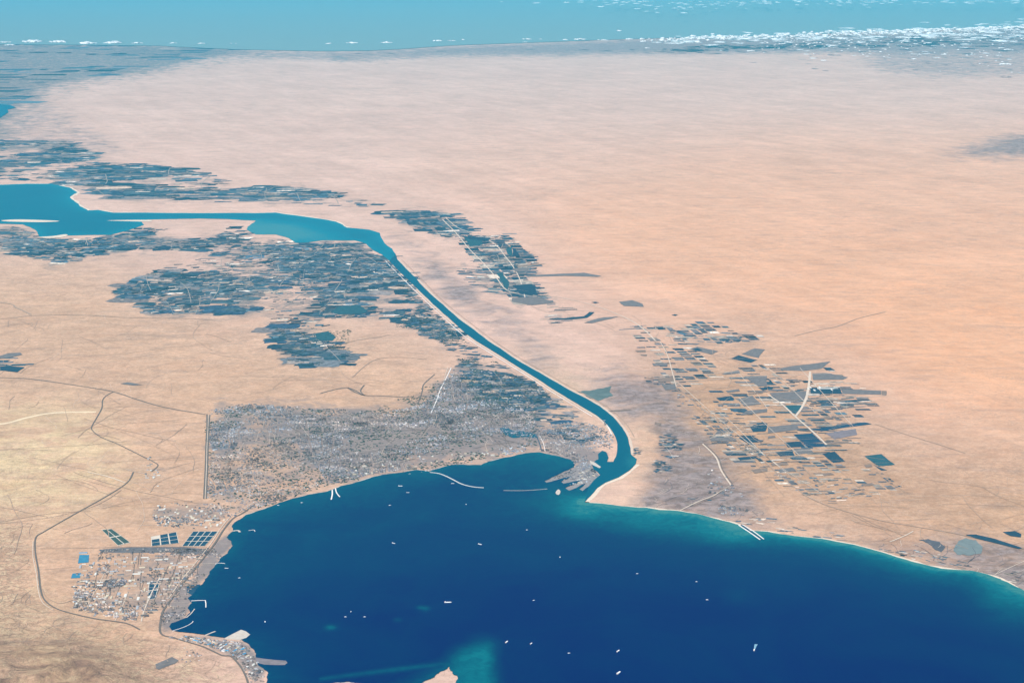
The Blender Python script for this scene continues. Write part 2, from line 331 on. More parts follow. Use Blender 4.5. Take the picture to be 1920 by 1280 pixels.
FARM = {  # polygon, strength
 'south_lake': (Q('-300 425 0 424 45 424 66 436 75 448 130 447 205 444 268 426 318 430 258 444 300 450 400 446 440 424 470 440 520 445 555 460 600 455 660 455 700 474 735 500 758 525 765 542 700 528 640 522 560 512 480 498 440 480 350 470 250 468 175 475 160 485 110 496 60 486 0 474 -300 470'), 0.9),
 'oasis': (Q('440 464 395 482 300 502 215 540 222 562 268 586 340 590 460 590 505 602 515 640 525 672 560 682 612 690 655 680 640 652 604 632 615 602 690 592 705 572 640 552 720 545 758 528 740 505 660 480 560 468 480 452'), 0.8),
 'canal_triangle': (Q('758 528 772 545 800 572 870 637 955 692 1010 728 1030 745 1000 762 940 765 880 740 868 682 832 645 780 618 742 612 748 582 792 574 762 562 752 545'), 0.92),
 'oasis_east': (Q('600 490 740 492 760 530 752 560 742 612 690 600 610 560'), 0.50),
 'canal_belt': (Q('1000 720 1055 758 1100 790 1125 825 1080 830 1010 795 960 770'), 0.42),
 'lake_gap': (Q('400 330 470 345 600 380 540 392 430 382 380 372'), 0.42),
 'tail': (Q('0 468 60 482 120 494 180 480 240 470 200 462 90 455'), 0.6),
 'lake_north': (Q('-300 262 0 262 130 264 165 282 200 302 330 315 405 330 425 348 420 360 355 376 215 372 150 355 110 343 0 336 -300 330'), 0.75),
 'north_strip': (Q('455 352 490 345 560 352 640 362 700 375 712 384 680 388 600 385 540 380 470 376'), 0.8),
 'farm_a': (Q('706 394 760 396 810 396 850 405 872 425 885 432 860 442 830 446 795 436 765 418 735 410'), 0.8),
 'farm_b': (Q('858 440 905 442 955 438 985 468 1010 500 985 520 1015 548 1040 570 985 572 945 548 915 520 905 498 885 470'), 0.62),
 'farm_c': (Q('850 495 900 505 950 535 940 555 895 540'), 0.55),
 'delta': (Q('-1500 80 0 80 300 84 470 92 400 106 340 118 300 130 230 140 160 148 90 162 50 185 20 200 -60 215 -1500 240'), 0.78),
 'delta_fringe': (Q('-1500 80 0 80 430 84 620 98 480 118 360 132 280 150 180 166 110 185 80 215 60 250 -60 262 -1500 262'), 0.36),
 'far_strip': (Q('600 108 640 104 700 108 790 103 780 110 700 116 620 117'), 0.66),
 'far_strip2': (Q('1000 103 1060 100 1110 101 1060 108 1010 107'), 0.6),
 'west_edge': (Q('-100 672 10 668 40 678 45 692 10 695 -100 690'), 0.85),
 'lagoon_side': (Q('1225 612 1330 603 1400 622 1450 635 1385 641 1290 646 1255 630'), 0.6),
 'north_bit': (Q('-300 200 0 195 25 200 5 222 -300 235'), 0.9),
 'north_bit2': (Q('-300 236 0 238 22 244 10 252 -300 250'), 0.8),
}
NOFARM = [Q('375 553 420 552 440 566 400 576 372 566'), Q('496 530 560 522 610 530 560 545 500 543'), Q('600 528 650 524 700 533 650 542 600 540'), Q('330 500 400 505 370 515 320 515'), Q('590 505 640 495 660 510 600 520')]
farm = mask([v for v in FARM.values()], 6)
def gaps(x, y): return np.clip((fbm(x*0.03, y*0.022, 5, 77)-0.355)*7, 0, 1)
farm = np.clip(farm-0.75*mask([(p, 1) for p in NOFARM], 3), 0, 1)*np.where(gy > 1000, 1, 0.5+0.5*gaps(gx, gy))
SALT_HAZE = [(Q('1165 940 1185 915 1240 896 1330 905 1400 935 1470 985 1600 1000 1760 1020 1920 1035 2200 1080 2400 1300 1920 1105 1765 1064 1600 1018 1440 995 1380 982 1300 962 1180 948'), 0.8),
 (Q('1083 735 1147 722 1192 716 1250 735 1290 790 1230 800 1150 775'), 0.58), (Q('1210 745 1290 760 1350 810 1430 880 1440 920 1380 930 1330 900 1250 860 1225 800'), 0.33), (Q('1205 690 1290 690 1290 735 1210 735'), 0.4), (Q('1230 790 1300 800 1360 850 1370 900 1290 910 1230 900'), 0.45),
 (Q('770 495 800 488 840 500 830 515 800 515'), 0.9), (Q('815 535 850 528 900 545 880 560 840 560'), 0.9), (Q('720 435 760 432 790 450 770 470 745 468'), 0.7),
 (Q('860 560 950 575 1000 610 960 625 900 610'), 0.5), (Q('960 650 1020 640 1080 680 1090 700 1020 700'), 0.5), (Q('1130 700 1190 695 1200 715 1150 722'), 0.6),
 (Q('1600 108 1920 70 2800 60 2800 140 1920 146 1760 150 1640 140'), 0.36), (Q('1690 292 1760 284 1830 270 1870 258 1920 250 2300 245 2300 300 1920 296 1800 293'), 0.62), (Q('200 88 600 98 900 84 1240 72 1700 60 1920 50 2600 30 2600 80 1920 92 1700 98 1100 104 900 106 600 112 350 104 200 100'), 0.60), (Q('760 480 820 480 900 540 960 600 1040 650 1150 700 1130 745 1040 690 960 640 900 600 840 560'), 0.27),  # long far coast strip paints haze into the ground colour, over lagoon marsh
 (Q('-400 180 60 160 200 250 300 290 150 300 -400 260'), 0.3)]
salt_haze_m = mask(SALT_HAZE, 10)
west = mask([(Q('-3000 480 0 480 200 490 300 560 520 600 700 600 830 640 870 700 1000 730 1090 760 1150 860 1000 860 440 980 420 1040 300 1200 460 1290 500 1700 -3000 1700'), 1)], 22)
yel = mask([(Q('-600 790 60 765 190 775 220 800 180 840 250 880 300 900 200 930 100 960 0 975 -600 980'), 1.0), (Q('980 665 1040 690 1110 700 1100 725 1060 725 1010 700'), 0.9), (Q('1000 755 1060 750 1120 780 1150 810 1110 800 1040 790'), 0.6), (Q('1170 795 1210 800 1225 840 1195 850'), 0.8), (Q('-600 1180 100 1180 160 1200 80 1215 -600 1215'), 0.9), (Q('1110 925 1170 900 1230 870 1225 900 1160 940 1115 942'), 0.6)], 12)
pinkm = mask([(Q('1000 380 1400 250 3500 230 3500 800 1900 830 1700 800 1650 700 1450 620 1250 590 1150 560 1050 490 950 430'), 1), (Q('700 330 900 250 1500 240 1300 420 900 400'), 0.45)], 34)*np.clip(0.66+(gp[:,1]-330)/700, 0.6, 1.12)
seast = mask([(Q('1200 660 1450 640 1700 840 3000 820 3000 1300 1900 1120 1500 1010 1200 960'), 1)], 24)
townm = np.maximum(mask([(Q('442 996 436 1024 400 1065 365 1110 346 1165 316 1174 300 1190 298 1160 320 1130 350 1095 385 1050 415 1005'), 0.85), (Q('300 1184 340 1187 455 1203 485 1235 503 1264 494 1285 474 1275 462 1250 434 1226 380 1208 325 1196'), 0.95), (Q('190 1028 400 1026 415 1034 395 1052 330 1042 300 1036 260 1040 200 1038'), 0.7), (Q('1010 848 1030 800 1110 830 1150 850 1118 886 1095 905 1076 872'), 0.7), (Q('280 946 430 946 432 982 290 986'), 0.5)], 3), 0)
townm = np.maximum(townm, mask([(Q('380 745 520 742 700 752 790 735 845 672 900 690 1060 760 1150 810 1150 845 1080 870 900 880 640 915 440 980 375 940'), 0.30), (CITY_A, 0.75), (CITY_B, 0.80), (CITY_C, 0.42), (CITY_D, 0.75), (CITY_E, 0.6), (CITY_F, 0.4), (CITY_G, 0.5), (CITY_H, 0.6)], 9))
rockm = mask([(Q('-900 1205 80 1200 180 1200 240 1240 275 1280 360 1400 360 1800 -900 1800'), 1.0), (Q('60 1150 130 1160 150 1195 90 1200'), 0.4)], 12)
wadi = mask([(Q('-900 960 50 975 55 1050 70 1130 140 1160 240 1180 300 1210 420 1240 440 1290 440 1700 -900 1700'), 0.8), (Q('-600 860 80 860 120 900 60 930 -600 940'), 0.5)], 10)
hill = np.clip(mask([(Q('-900 1228 120 1226 190 1238 250 1290 300 1400 300 1800 -900 1800'), 1)], 14)*1.4-0.4, 0, 1)
rx = fbm(gx*0.05, gy*0.05, 3, 5)
ridge = 1-np.abs(2*fbm(gx*0.09+rx*2, gy*0.09, 6, 9)-1)
gz = hill*(ridge**3)*2.6
verts = np.stack([gx, gy, gz], 1)
i0 = (np.arange(NR-1)[:,None]*NC+np.arange(NC-1)[None,:]).ravel()
loops = np.stack([i0, i0+1, i0+NC+1, i0+NC], 1)
me = npmesh('ground', verts, loops, np.full(len(i0), 4), {'maskA': np.stack([farm, salt_haze_m, west], 1), 'maskB': np.stack([yel, rockm, wadi], 1), 'maskC': np.stack([pinkm, townm, seast], 1)}, True)
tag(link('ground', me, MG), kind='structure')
del X, Y, verts, loops

# ------------------------------------------------------------------ water
def water(name, poly, mat, z, shoal, step):
    pl = np.array(poly); q = GI(pl)
    xs = np.arange(max(q[:,0].min(), -400), min(q[:,0].max(), 2500), step); ys = np.arange(max(q[:,1].min(), 60), min(q[:,1].max(), 1800), step*0.6)
    g = np.stack(np.meshgrid(xs, ys), -1).reshape(-1, 2); g = g[inpoly(g, q)]; gw = GA(g)
    pts = [Vector(p) for p in poly]+[Vector(p) for p in gw]
    r = delaunay_2d_cdt(pts, [], [list(range(len(poly)))], 1, 1e-5)
    V = np.array([(v.x, v.y) for v in r[0]]); F = np.array([f for f in r[2]])
    cen = V[F].mean(1); F = F[inpoly(cen, pl)]
    d = shoal(V, GI(V))
    me = npmesh(name, np.concatenate([V, np.full((len(V), 1), z)], 1), F, np.full(len(F), 3), {'depth': np.repeat(d[:,None], 3, 1)}, False)
    fixup(me); return tag(link(name, me, mat), kind='structure')
def coastdist(V, line):
    a = np.array(line[:-1]); b_ = np.array(line[1:]); best = np.full(len(V), 1e9)
    for p, r in zip(a, b_):
        d = r-p; t = np.clip(((V-p)@d)/max(d@d, 1e-9), 0, 1); best = np.minimum(best, np.hypot(*(V-p-t[:,None]*d).T))
    return best
def blob(q, cx, cy, rx, ry, ang=0):
    c, s = math.cos(math.radians(ang)), math.sin(math.radians(ang)); x, y = q[:,0]-cx, q[:,1]-cy
    return np.exp(-((x*c+y*s)/rx)**2-((-x*s+y*c)/ry)**2)
def bay_shoal(V, q):
    de = coastdist(V, ground(bayE)[:-2]); dw = coastdist(V, ground(bayW))
    s = 0.22*np.clip((1150-q[:,1])/260, 0, 1)+0.10*np.clip((900-q[:,0])/400, 0, 1)
    s = s+0.46*np.exp(-(de/6.0)**1.4)+0.35*np.exp(-(de/1.6)**2)+0.20*np.exp(-de/26.0)
    s = s+0.20*np.exp(-dw/5.0)
    for a in ((1090, 962, 34, 12, 0, .28), (1200, 985, 120, 22, 8, .25), (1350, 1000, 90, 20, 12, .22), (1880, 1110, 60, 50, 30, .25)): s += a[5]*blob(q, *a[:5])
    pq = smooth(Q('690 1300 760 1270 820 1242 850 1218 880 1202 905 1197 922 1202 932 1222 932 1260 920 1310'), 4, True)
    sdp = coastdist(q, pq+[pq[0]])*np.where(inpoly(q, pq), 1, -1); ed = np.clip((sdp+14*(fbm(q[:,0]*0.03, q[:,1]*0.03, 4, 8)-0.5))/52+0.38, 0, 1); ed = ed*ed*(3-2*ed)
    s = np.maximum(s, ed*(0.48+0.24*np.clip((q[:,0]-800)/110, 0, 1)))
    s = np.maximum(s, 0.40*np.exp(-(np.abs(q[:,1]-(1268-0.12*(q[:,0]-640)))/6)**2)*((q[:,0] > 600) & (q[:,0] < 840)))
    for x, y, r, v in ((620, 1177, 11, .45), (797, 1141, 10, .4), (787, 1139, 6, .3), (1010, 858, 60, .12), (745, 1162, 8, .25), (1380, 1118, 25, .1)): s = s+v*blob(q, x, y, r, r*0.5)
    return np.clip(s, 0, 1)
water('bay', bay_poly, M_BAY, 0.10, bay_shoal, 4.5)
water('canal', canal_poly, M_CANAL, 0.10, lambda V, q: 0.25*np.exp(-coastdist(V, ground(canE))/0.6)+0.9*blob(q, 1186, 866, 12, 10), 7)
water('lake', lake_poly, M_LAKE, 0.10, lambda V, q: np.clip(0.9*blob(q, 520, 430, 70, 16)+0.5*blob(q, 590, 442, 60, 10)+0.12+0.5*np.exp(-coastdist(V, lake_poly[::4])/5.0), 0, 1), 7)
mc = rough([G(*p, 0) for p in medC], 0.02, 3, seed=20)
V = mc+[(39000, 10900), (-39000, 10900), (-39000, mc[0][1])]
me = polysheet('sea', V, 0.4, M_SEA).data
pond = lambda name, s, mat=M_CANAL, z=0.06: polysheet(name, ground(Q(s) if isinstance(s, str) else s), z, mat)
rsm = lambda p, n_=2, c_=True: rough(p, 0.09, 3, True, seed=33)
pond('lagoon', '936 803 950 801 958 806 985 809 1005 814 1009 821 985 819 962 821 948 816')
pond('north_lake', '-300 196 0 196 20 198 30 202 14 206 16 211 0 222 -300 226', M_LAKE, 0.2)
M_BLUEP = plain('evaporation_pond_water', (0.045, 0.20, 0.31), 0.4, 0.45, 1.2); M_DARKP = plain('fish_pond_water', (0.012, 0.05, 0.085), 0.4, 0.5, 1.5)
pond('pond', '149 1040 167 1040 166 1054 146 1056', M_BLUEP); pond('pond', '136 1075 152 1074 150 1083 133 1084', M_BLUEP)
M_GREY = plain('brackish_water', (0.17, 0.20, 0.19), 0.5, 0.3); pond('salt_lagoon', rsm(Z(1440, 960, '1430 215 1480 195 1560 210 1610 260 1600 310 1500 325 1420 320 1390 290'), 3, True), M_GREY)
pond('salt_lagoon', rsm(Z(1440, 960, '1130 210 1200 200 1290 225 1330 260 1300 300 1250 280 1200 235'), 3, True), plain('dark_marsh', (0.10, 0.10, 0.11)))
pond('salt_lagoon', rsm(Q('1083 735 1120 729 1147 724 1143 735 1150 742 1120 752 1105 746'), 3, True), plain('marsh_water', (0.11, 0.15, 0.14), 0.7, 0.5, 0.4))
pond('sandbar', smooth(Q('2 414 30 412 75 413 112 415 80 417 20 416'), 3, True), M_BEACH, 0.12)
pond('sandbar', smooth(Q('200 414 235 413 280 413 280 416 230 415'), 3, True), M_BEACH, 0.12)
pond('sandbar', smooth(Q('72 445 100 443 120 440 127 441 118 445 90 447'), 3, True), M_BEACH, 0.12)
pond('sandbar', smooth(Q('1042 923 1047 918 1051 922 1048 928 1043 927'), 3, True), M_CONC, 0.13)

# beaches and canal banks
def shore(name, pts, w, mat, z=0.03, wob=0.35): return ribbon_obj(name, pts, w, z, mat, wob=wob)
shore('beach', rough(ground(bayE[:-1]), 0.035, 3, seed=5), 1.15, M_BEACH, wob=0.55)
shore('beach', rough(ground(bayW[38:-6]), 0.03, 2, seed=3), 0.5, M_CONC)
shore('beach', rough(ground(lakN[2:19]), 0.03, 2, seed=11), 2.6, M_BEACH)
def offset(pts, d):
    P_ = [Vector(p) for p in pts]; o = []
    for i, p in enumerate(P_):
        t = (P_[min(i+1, len(P_)-1)]-P_[max(i-1, 0)]).normalized(); o.append((p.x+t.y*d, p.y-t.x*d))
    return o
shore('canal_bank', smooth(offset(ground(canW[17:]), -0.3), 3), 0.6, M_BANK)
shore('canal_bank', smooth(offset(ground(canE[1:18]), -0.3), 3), 0.65, M_BANK)
shore('canal_bank', smooth(offset(ground(canE[19:]), -0.4), 3), 0.9, M_BEACH)
M_BW = plain('pale_bank_road', (0.78, 0.72, 0.66), var=0.12)
shore('road', smooth(offset(ground(canW[20:]), -1.3), 3), 0.22, M_BW, 0.07)
shore('road', smooth(offset(ground(canE[1:16]), -1.5), 3), 0.22, M_TRACK, 0.07)

# ------------------------------------------------------------------ roads
def road(s, w, mat, z=0.08, zo=None): return ribbon_obj('road', smooth(ground(Q(s) if zo is None else Z(*zo, s)), 6), w*(0.65 if mat is not M_ROAD else 0.9), z, mat, wob=0.12)
road('-300 700 0 708 60 711 145 723 210 734 260 750 310 764 385 777', 0.42, M_ROAD)
road('-300 697 0 704 60 706 150 712', 0.15, M_TRACK)
road('212 735 198 743 192 752 191 765 182 782 172 800 174 808 190 820 215 830 240 842 262 853 288 866 296 873 284 884', 0.3, M_ROAD, 0.085)
road('388 777 388 800 386 840 385 880 382 935', 0.35, M_ROAD, 0.09)
road('393 778 392 800 390 840 389 880 387 935', 0.28, M_ROAD, 0.09)
road('390.5 778 390 800 388 840 387 880 384.5 935', 0.20, M_ROADP, 0.095)
road('250 885 238 905 200 930 150 958 120 975 82 997 67 1008 66 1035 72 1070 76 1105 84 1125 104 1140 135 1150 180 1160 235 1168 262 1180', 0.34, M_ROAD, 0.085)
road('62 1015 62 1045 68 1075 72 1108 80 1130 100 1144', 0.2, M_ROADP, 0.08)
road('80 1105 88 1120 112 1131 138 1124', 0.22, M_TRACK)
road('478 945 455 962 437 972 420 992 402 1020 372 1058 346 1090 320 1125 306 1145 301 1165 302 1188 330 1197 380 1212 415 1228 432 1230 445 1242 456 1258 466 1285 470 1330', 0.36, M_ROAD, 0.10)
road('474 943 449 960 431 970 414 990 396 1018 366 1056 340 1088 316 1122', 0.25, M_ROADP, 0.09)
road('1227 640 1245 650 1255 677 1265 710 1270 725 1292 745 1335 782 1385 825 1440 871 1465 895 1495 917 1525 937 1580 957 1652 976 1715 987 1790 1000 1865 1017 1920 1029 2100 1070', 0.42, M_TRACK, 0.08)
road('1237 640 1251 665 1261 700 1268 725', 0.3, M_ROADP, 0.085)
road('830 412 855 437 880 467 905 492 930 520 952 545 1000 556 1050 558 1120 575 1190 605 1230 640', 0.55, M_ROADP, 0.08)
road('835 408 860 428 900 442 930 460 945 478 962 500 975 525 985 560', 0.5, M_ROADP, 0.085)
road('1317 832 1342 857 1352 882 1370 909', 0.5, M_ROADP, 0.085)
road('1321 832 1346 857 1356 882 1373 907', 0.2, M_ROAD, 0.09)
road('1370 909 1340 928 1310 940 1275 957', 0.4, M_ROADP, 0.08)
road('1384 896 1365 912 1335 932 1300 948', 0.16, M_TRACK, 0.08)
road('1519 697 1517 718 1512 745 1503 765 1492 780', 0.9, M_ROADP, 0.085)
road('1440 740 1465 757 1491 781 1520 806 1550 834', 0.7, M_ROADP, 0.085)
road('1385 700 1420 740 1440 768', 0.2, M_ROADP, 0.085)
road('1640 795 1700 815 1765 835 1810 850', 0.3, M_TRACK); road('1490 630 1530 620 1570 612 1610 597 1660 585', 0.5, M_TRACK)
road('1300 760 1360 815 1400 850 1470 930', 0.14, M_TRACK); road('1560 870 1600 905 1640 940', 0.12, M_TRACK)
road('-200 545 0 567 30 577 58 590', 0.9, M_TRACK); road('-200 606 0 598 60 592 150 591 250 596 340 597 400 600', 0.5, M_TRACK)
road('600 738 625 731 650 727 668 733 682 741 710 742 745 744 785 746', 0.45, M_ROAD); road('652 727 665 735 680 741', 0.5, M_ROAD); road('683 722 676 733 684 742', 0.4, M_ROAD)
road('846 690 836 710 826 730 818 752 808 775', 0.35, M_BW); road('840 688 832 715 838 722', 0.2, M_ROADP); road('872 742 882 765 886 785', 0.3, M_ROAD)
road('815 702 795 720 792 732 788 745 783 758', 0.3, M_ROAD)
road('545 800 570 815 610 828 650 848', 0.3, M_ROAD, 0.09); road('480 792 520 806 575 822 640 845', 0.25, M_TRACK, 0.09)
road('475 840 500 848 525 865', 0.3, M_TRACK, 0.09); road('480 858 505 852 530 868', 0.25, M_TRACK, 0.09)
road('660 708 700 676 750 670 800 674', 0.4, M_TRACK); road('630 650 660 640 710 632 730 628', 0.5, M_TRACK)
road('1006 818 1011 830 1016 846', 0.35, M_DARKP, 0.09); road('1012 818 1019 832 1022 846', 0.2, M_BW, 0.09)
road('1240 705 1300 707 1360 712', 0.25, M_TRACK); road('1345 808 1320 826 1240 820', 0.3, M_TRACK)
road('1120 770 1133 790 1140 800 1148 818', 0.3, M_BW, 0.09)
road('395 884 420 882 450 885 480 890', 0.2, M_ROADP, 0.09); road('260 985 300 984 350 985 410 986', 0.2, M_ROADP, 0.09)
road('75 1028 130 1028 185 1027 240 1025 330 1025 395 1026', 0.2, M_TRACK)
road('265 1165 270 1145 285 1110 300 1082', 0.3, M_ROADP); road('160 1145 172 1120 186 1095 200 1065', 0.18, M_ROADP); road('215 1165 228 1140 240 1110', 0.18, M_ROADP)
road('120 1090 180 1092 240 1092 300 1090', 0.16, M_TRACK); road('130 1140 180 1142 240 1143', 0.16, M_ROADP); road('85 1068 140 1063 190 1060 250 1060', 0.14, M_TRACK)
road('1860 1080 1885 1068 1920 1052', 0.2, M_ROADP); road('1668 1016 1695 1005 1712 996', 0.4, M_ROADP)
road('235 880 270 888 300 895 380 900', 0.18, M_ROADP)
road('-100 800 0 795 50 783 100 774 180 772', 1.6, plain('wadi_sand', (0.74, 0.58, 0.38)), 0.02)
road('165 885 200 893 235 905', 0.5, M_BEACH)

# ------------------------------------------------------------------ farmland parcels
M_LANE = plain('farm_lane_dust', (0.34, 0.29, 0.245), var=0.4, scale=0.6)
fmd = plain('dark_channel', (0.09, 0.09, 0.11))
def density(q):
    d = np.zeros(len(q))
    for p, v in FARM.values(): d = np.maximum(d, inpoly(q, p)*v)
    for p in NOFARM: d = np.where(inpoly(q, p), d*0.2, d)
    return d
PAL = np.array([(0.018, 0.045, 0.068), (0.022, 0.055, 0.082), (0.03, 0.07, 0.10), (0.045, 0.085, 0.12), (0.07, 0.115, 0.14), (0.13, 0.135, 0.145), (0.30, 0.25, 0.20), (0.52, 0.42, 0.33), (0.62, 0.52, 0.43)])
def parcels(name, poly, rot, sx, sy, fill, wts, z=0.03, skew=0.2, prm=1.0, seed=1, usemask=None):
    r = np.random.default_rng(seed); W_ = GA(poly); cx, cy = W_.mean(0); c, s = math.cos(rot), math.sin(rot)
    L = (W_-[cx, cy])@np.array([[c, -s], [s, c]])
    us, vs = [], []
    v = L[:,1].min()
    rows = []
    while v < L[:,1].max():
        h = sy*r.uniform(0.5, 1.6); u = L[:,0].min()+r.uniform(0, sx)
        while u < L[:,0].max():
            w = sx*r.uniform(0.35, 1.8); rows.append((u, v, w, h)); u += w
        v += h
    R = np.array(rows); cen = np.stack([R[:,0]+R[:,2]/2, R[:,1]+R[:,3]/2], 1)@np.array([[c, s], [-s, c]])+[cx, cy]
    q = GI(cen); f = density(q) if usemask is None else np.full(len(q), usemask)
    nz = fbm(cen[:,0]/(sx*6), cen[:,1]/(sx*6), 4, seed)
    keep = inpoly(q, poly) & (r.uniform(0, 1, len(q)) < fill) & ((f+(nz-0.5)*2.6) > 0.42) & (r.uniform(0, 1, len(q)) < (0.24+0.76*gaps(cen[:,0], cen[:,1]) if usemask is None else 1))
    R, cen = R[keep], cen[keep]
    n = len(R)
    if n == 0: return None
    g = 0.90
    cor = np.stack([np.stack([-g*R[:,2]/2, -g*R[:,3]/2], 1), np.stack([g*R[:,2]/2, -g*R[:,3]/2], 1), np.stack([g*R[:,2]/2, g*R[:,3]/2], 1), np.stack([-g*R[:,2]/2, g*R[:,3]/2], 1)], 1)
    cor = cor*r.uniform(0.72, 1.05, (n, 4, 1)); cor[:,:,0] += skew*cor[:,:,1]
    tw = r.normal(0, 0.10, n)+(fbm(cen[:,0]/(sx*8)+9, cen[:,1]/(sx*8), 2, seed+4)-0.5)*1.0; ct, st_ = np.cos(tw)[:,None], np.sin(tw)[:,None]
    cor = np.stack([cor[:,:,0]*ct-cor[:,:,1]*st_, cor[:,:,0]*st_+cor[:,:,1]*ct], 2)
    cor = cor@np.array([[c, s], [-s, c]])+cen[:,None,:]
    ci = r.choice(len(PAL), n, p=np.array(wts)/sum(wts)); C = PAL[ci]*r.uniform(0.75, 1.3, (n, 1))*(0.10+1.9*fbm(cen[:,0]/(sx*3), cen[:,1]/(sx*2), 3, seed+9))[:,None]
    V = np.concatenate([cor.reshape(-1, 2), np.repeat(z+r.uniform(0, 0.02, n), 4)[:,None]], 1)
    me = npmesh(name, V, np.arange(4*n), np.full(n, 4), {'Col': np.repeat(C, 4, 0)})
    return tag(link(name, me, M_PARCEL), kind='stuff')
WG = [5, 6, 6, 4, 3, 2, 1.3, 1.2, 0.8]; WD = [7, 7, 6, 3, 2, 1, .6, .5, .3]; WP = [3, 4, 4, 3, 3, 3, 3, 3, 2]
parcels('farmland', FARM['south_lake'][0], 0.12, 5.5, 3.2, 0.92, WG, seed=21)
parcels('farmland', FARM['oasis'][0], 0.08, 4.2, 2.0, 0.9, WG, seed=22)
parcels('farmland', FARM['canal_triangle'][0], -0.5, 2.6, 1.6, 0.95, WD, seed=23)
parcels('farmland', FARM['lake_north'][0], 0.05, 9, 5, 0.85, WG, seed=24)
parcels('farmland', FARM['north_strip'][0], 0.10, 8, 4.2, 0.85, WG, seed=25)
parcels('farmland', FARM['farm_a'][0], 0.02, 6, 2.6, 0.85, WG, seed=26)
parcels('farmland', FARM['farm_b'][0], -0.03, 5, 1.7, 0.85, WP, seed=27)
parcels('farmland', FARM['farm_c'][0], -0.1, 4, 1.4, 0.8, WP, seed=28)
parcels('farmland', FARM['delta'][0], 0.05, 26, 14, 0.5, [0, 1, 3, 5, 6, 5, 0.6, 0, 0], seed=29)
parcels('farmland', FARM['west_edge'][0], 0.1, 4, 1.2, 0.9, WD, seed=30)
parcels('farmland', FARM['lagoon_side'][0], -0.32, 2.6, 1.3, 0.85, [3, 3, 4, 4, 4, 4, 2, 1, 1], seed=31)
parcels('farmland', FARM['far_strip'][0], 0.0, 60, 22, 0.8, WD, seed=32)
parcels('farmland', Q('985 575 1060 560 1180 590 1250 610 1230 625 1150 615 1030 605'), 0.1, 5, 0.9, 0.34, [1, 2, 3, 3, 4, 5, 4, 3, 1], seed=33, usemask=0.42)
parcels('farmland', Q('1390 690 1460 675 1560 680 1600 715 1640 740 1560 770 1600 800 1610 830 1500 870 1400 860 1330 840 1330 780 1420 760'), 0.03, 3.2, 0.7, 0.34, [1, 2, 3, 3, 4, 6, 5, 3, 1], seed=34, usemask=0.42)
parcels('farmland', Q('1200 690 1270 690 1280 740 1220 740'), 0.0, 1.5, 0.6, 0.4, [2, 2, 3, 3, 4, 5, 5, 3, 2], seed=35, usemask=0.5)
parcels('farmland', Q('1500 710 1530 690 1590 700 1650 740 1590 765 1520 760'), 0.03, 7, 0.8, 0.6, [2, 3, 3, 3, 4, 5, 4, 2, 1], seed=36, usemask=0.6)
parcels('farmland', Q('1390 870 1500 880 1600 900 1640 930 1560 945 1440 900'), 0.0, 1.6, 0.5, 0.16, [0, 0, 1, 1, 2, 6, 6, 3, 1], seed=37, usemask=0.5)
parcels('shoreline_flats', Q('1260 930 1400 940 1470 985 1600 1000 1600 1018 1440 994 1330 966'), -0.3, 1.4, 0.5, 0.3, [0, 1, 1, 2, 3, 6, 5, 4, 2], seed=38, usemask=0.5)
parcels('shoreline_flats', Q('1700 1030 1900 1050 1920 1100 1765 1062 1640 1028'), -0.5, 1.2, 0.35, 0.35, [0, 1, 1, 2, 3, 6, 6, 4, 2], seed=39, usemask=0.5)

for k_, (nm_, a_, sx_, sy_) in enumerate((('oasis_east', 0.1, 5, 1.6), ('canal_belt', 0.1, 2.0, 1.0), ('lake_gap', 0.05, 8, 3), ('tail', 0.05, 5, 2))):
    parcels('farmland', FARM[nm_][0], a_, sx_, sy_, 0.75, [3, 4, 5, 5, 4, 4, 2, 1.5, 1], z=0.04, seed=140+k_)
for k_, (nm_, a_, sx_, sy_) in enumerate((('south_lake', -0.3, 2.6, 1.3), ('oasis', 0.45, 2.2, 1.0), ('canal_triangle', 0.2, 1.4, 0.8), ('lake_north', -0.25, 5, 2.2), ('north_strip', 0.3, 5, 2.0), ('farm_a', -0.5, 3.5, 1.3), ('farm_b', 0.3, 3, 0.9), ('far_strip2', 0.2, 30, 14))):
    parcels('farmland', FARM[nm_][0], a_, sx_, sy_, 0.55, [3, 4, 5, 5, 4, 3, 2.2, 1.0, 0.4], z=0.055, seed=80+k_)
def lanes(name, poly, n_, w, seed, mat, ln=(6, 30), ang=(0, math.pi), wig=0.25, z=0.078):
    r = random.Random(seed); W_ = GA(poly); lo, hi = W_.min(0), W_.max(0); VV = []; FF = []; k_ = 0; tr = 0
    while k_ < n_ and tr < n_*20:
        tr += 1; x, y = r.uniform(lo[0], hi[0]), r.uniform(lo[1], hi[1])
        if not inpoly(GI(np.array([[x, y]])), poly)[0]: continue
        a = r.uniform(*ang); L_ = r.uniform(*ln); st = L_/12; pts = []; da = 0
        for _ in range(13):
            pts.append((x, y)); da = da*0.6+r.gauss(0, wig)*0.5; a += da*0.4; x += st*math.cos(a); y += st*math.sin(a)
        pts = [p for p, q_ in zip(pts, inpoly(GI(np.array(pts)), poly)) if q_]
        if len(pts) < 4: continue
        V_, F_ = ribbon(pts, w*(0.42 if mat in (M_ROADP, fmd, M_LANE) else 0.8)*r.uniform(0.5, 1.3), z+r.uniform(0, 0.01)); o_ = len(VV); VV += V_; FF += [tuple(i+o_ for i in f) for f in F_]; k_ += 1
    me = bpy.data.meshes.new(name); me.from_pydata(VV, [], FF); me.update(); return tag(link(name, me, mat), kind='stuff')
lanes('farm_lanes', FARM['oasis'][0], 110, 0.4, 1, M_LANE, (8, 40), wig=0.1); lanes('farm_lanes', FARM['south_lake'][0], 60, 0.5, 2, M_LANE, (10, 50), wig=0.1); lanes('farm_lanes', FARM['canal_triangle'][0], 50, 0.25, 3, M_LANE, (4, 20), wig=0.1)
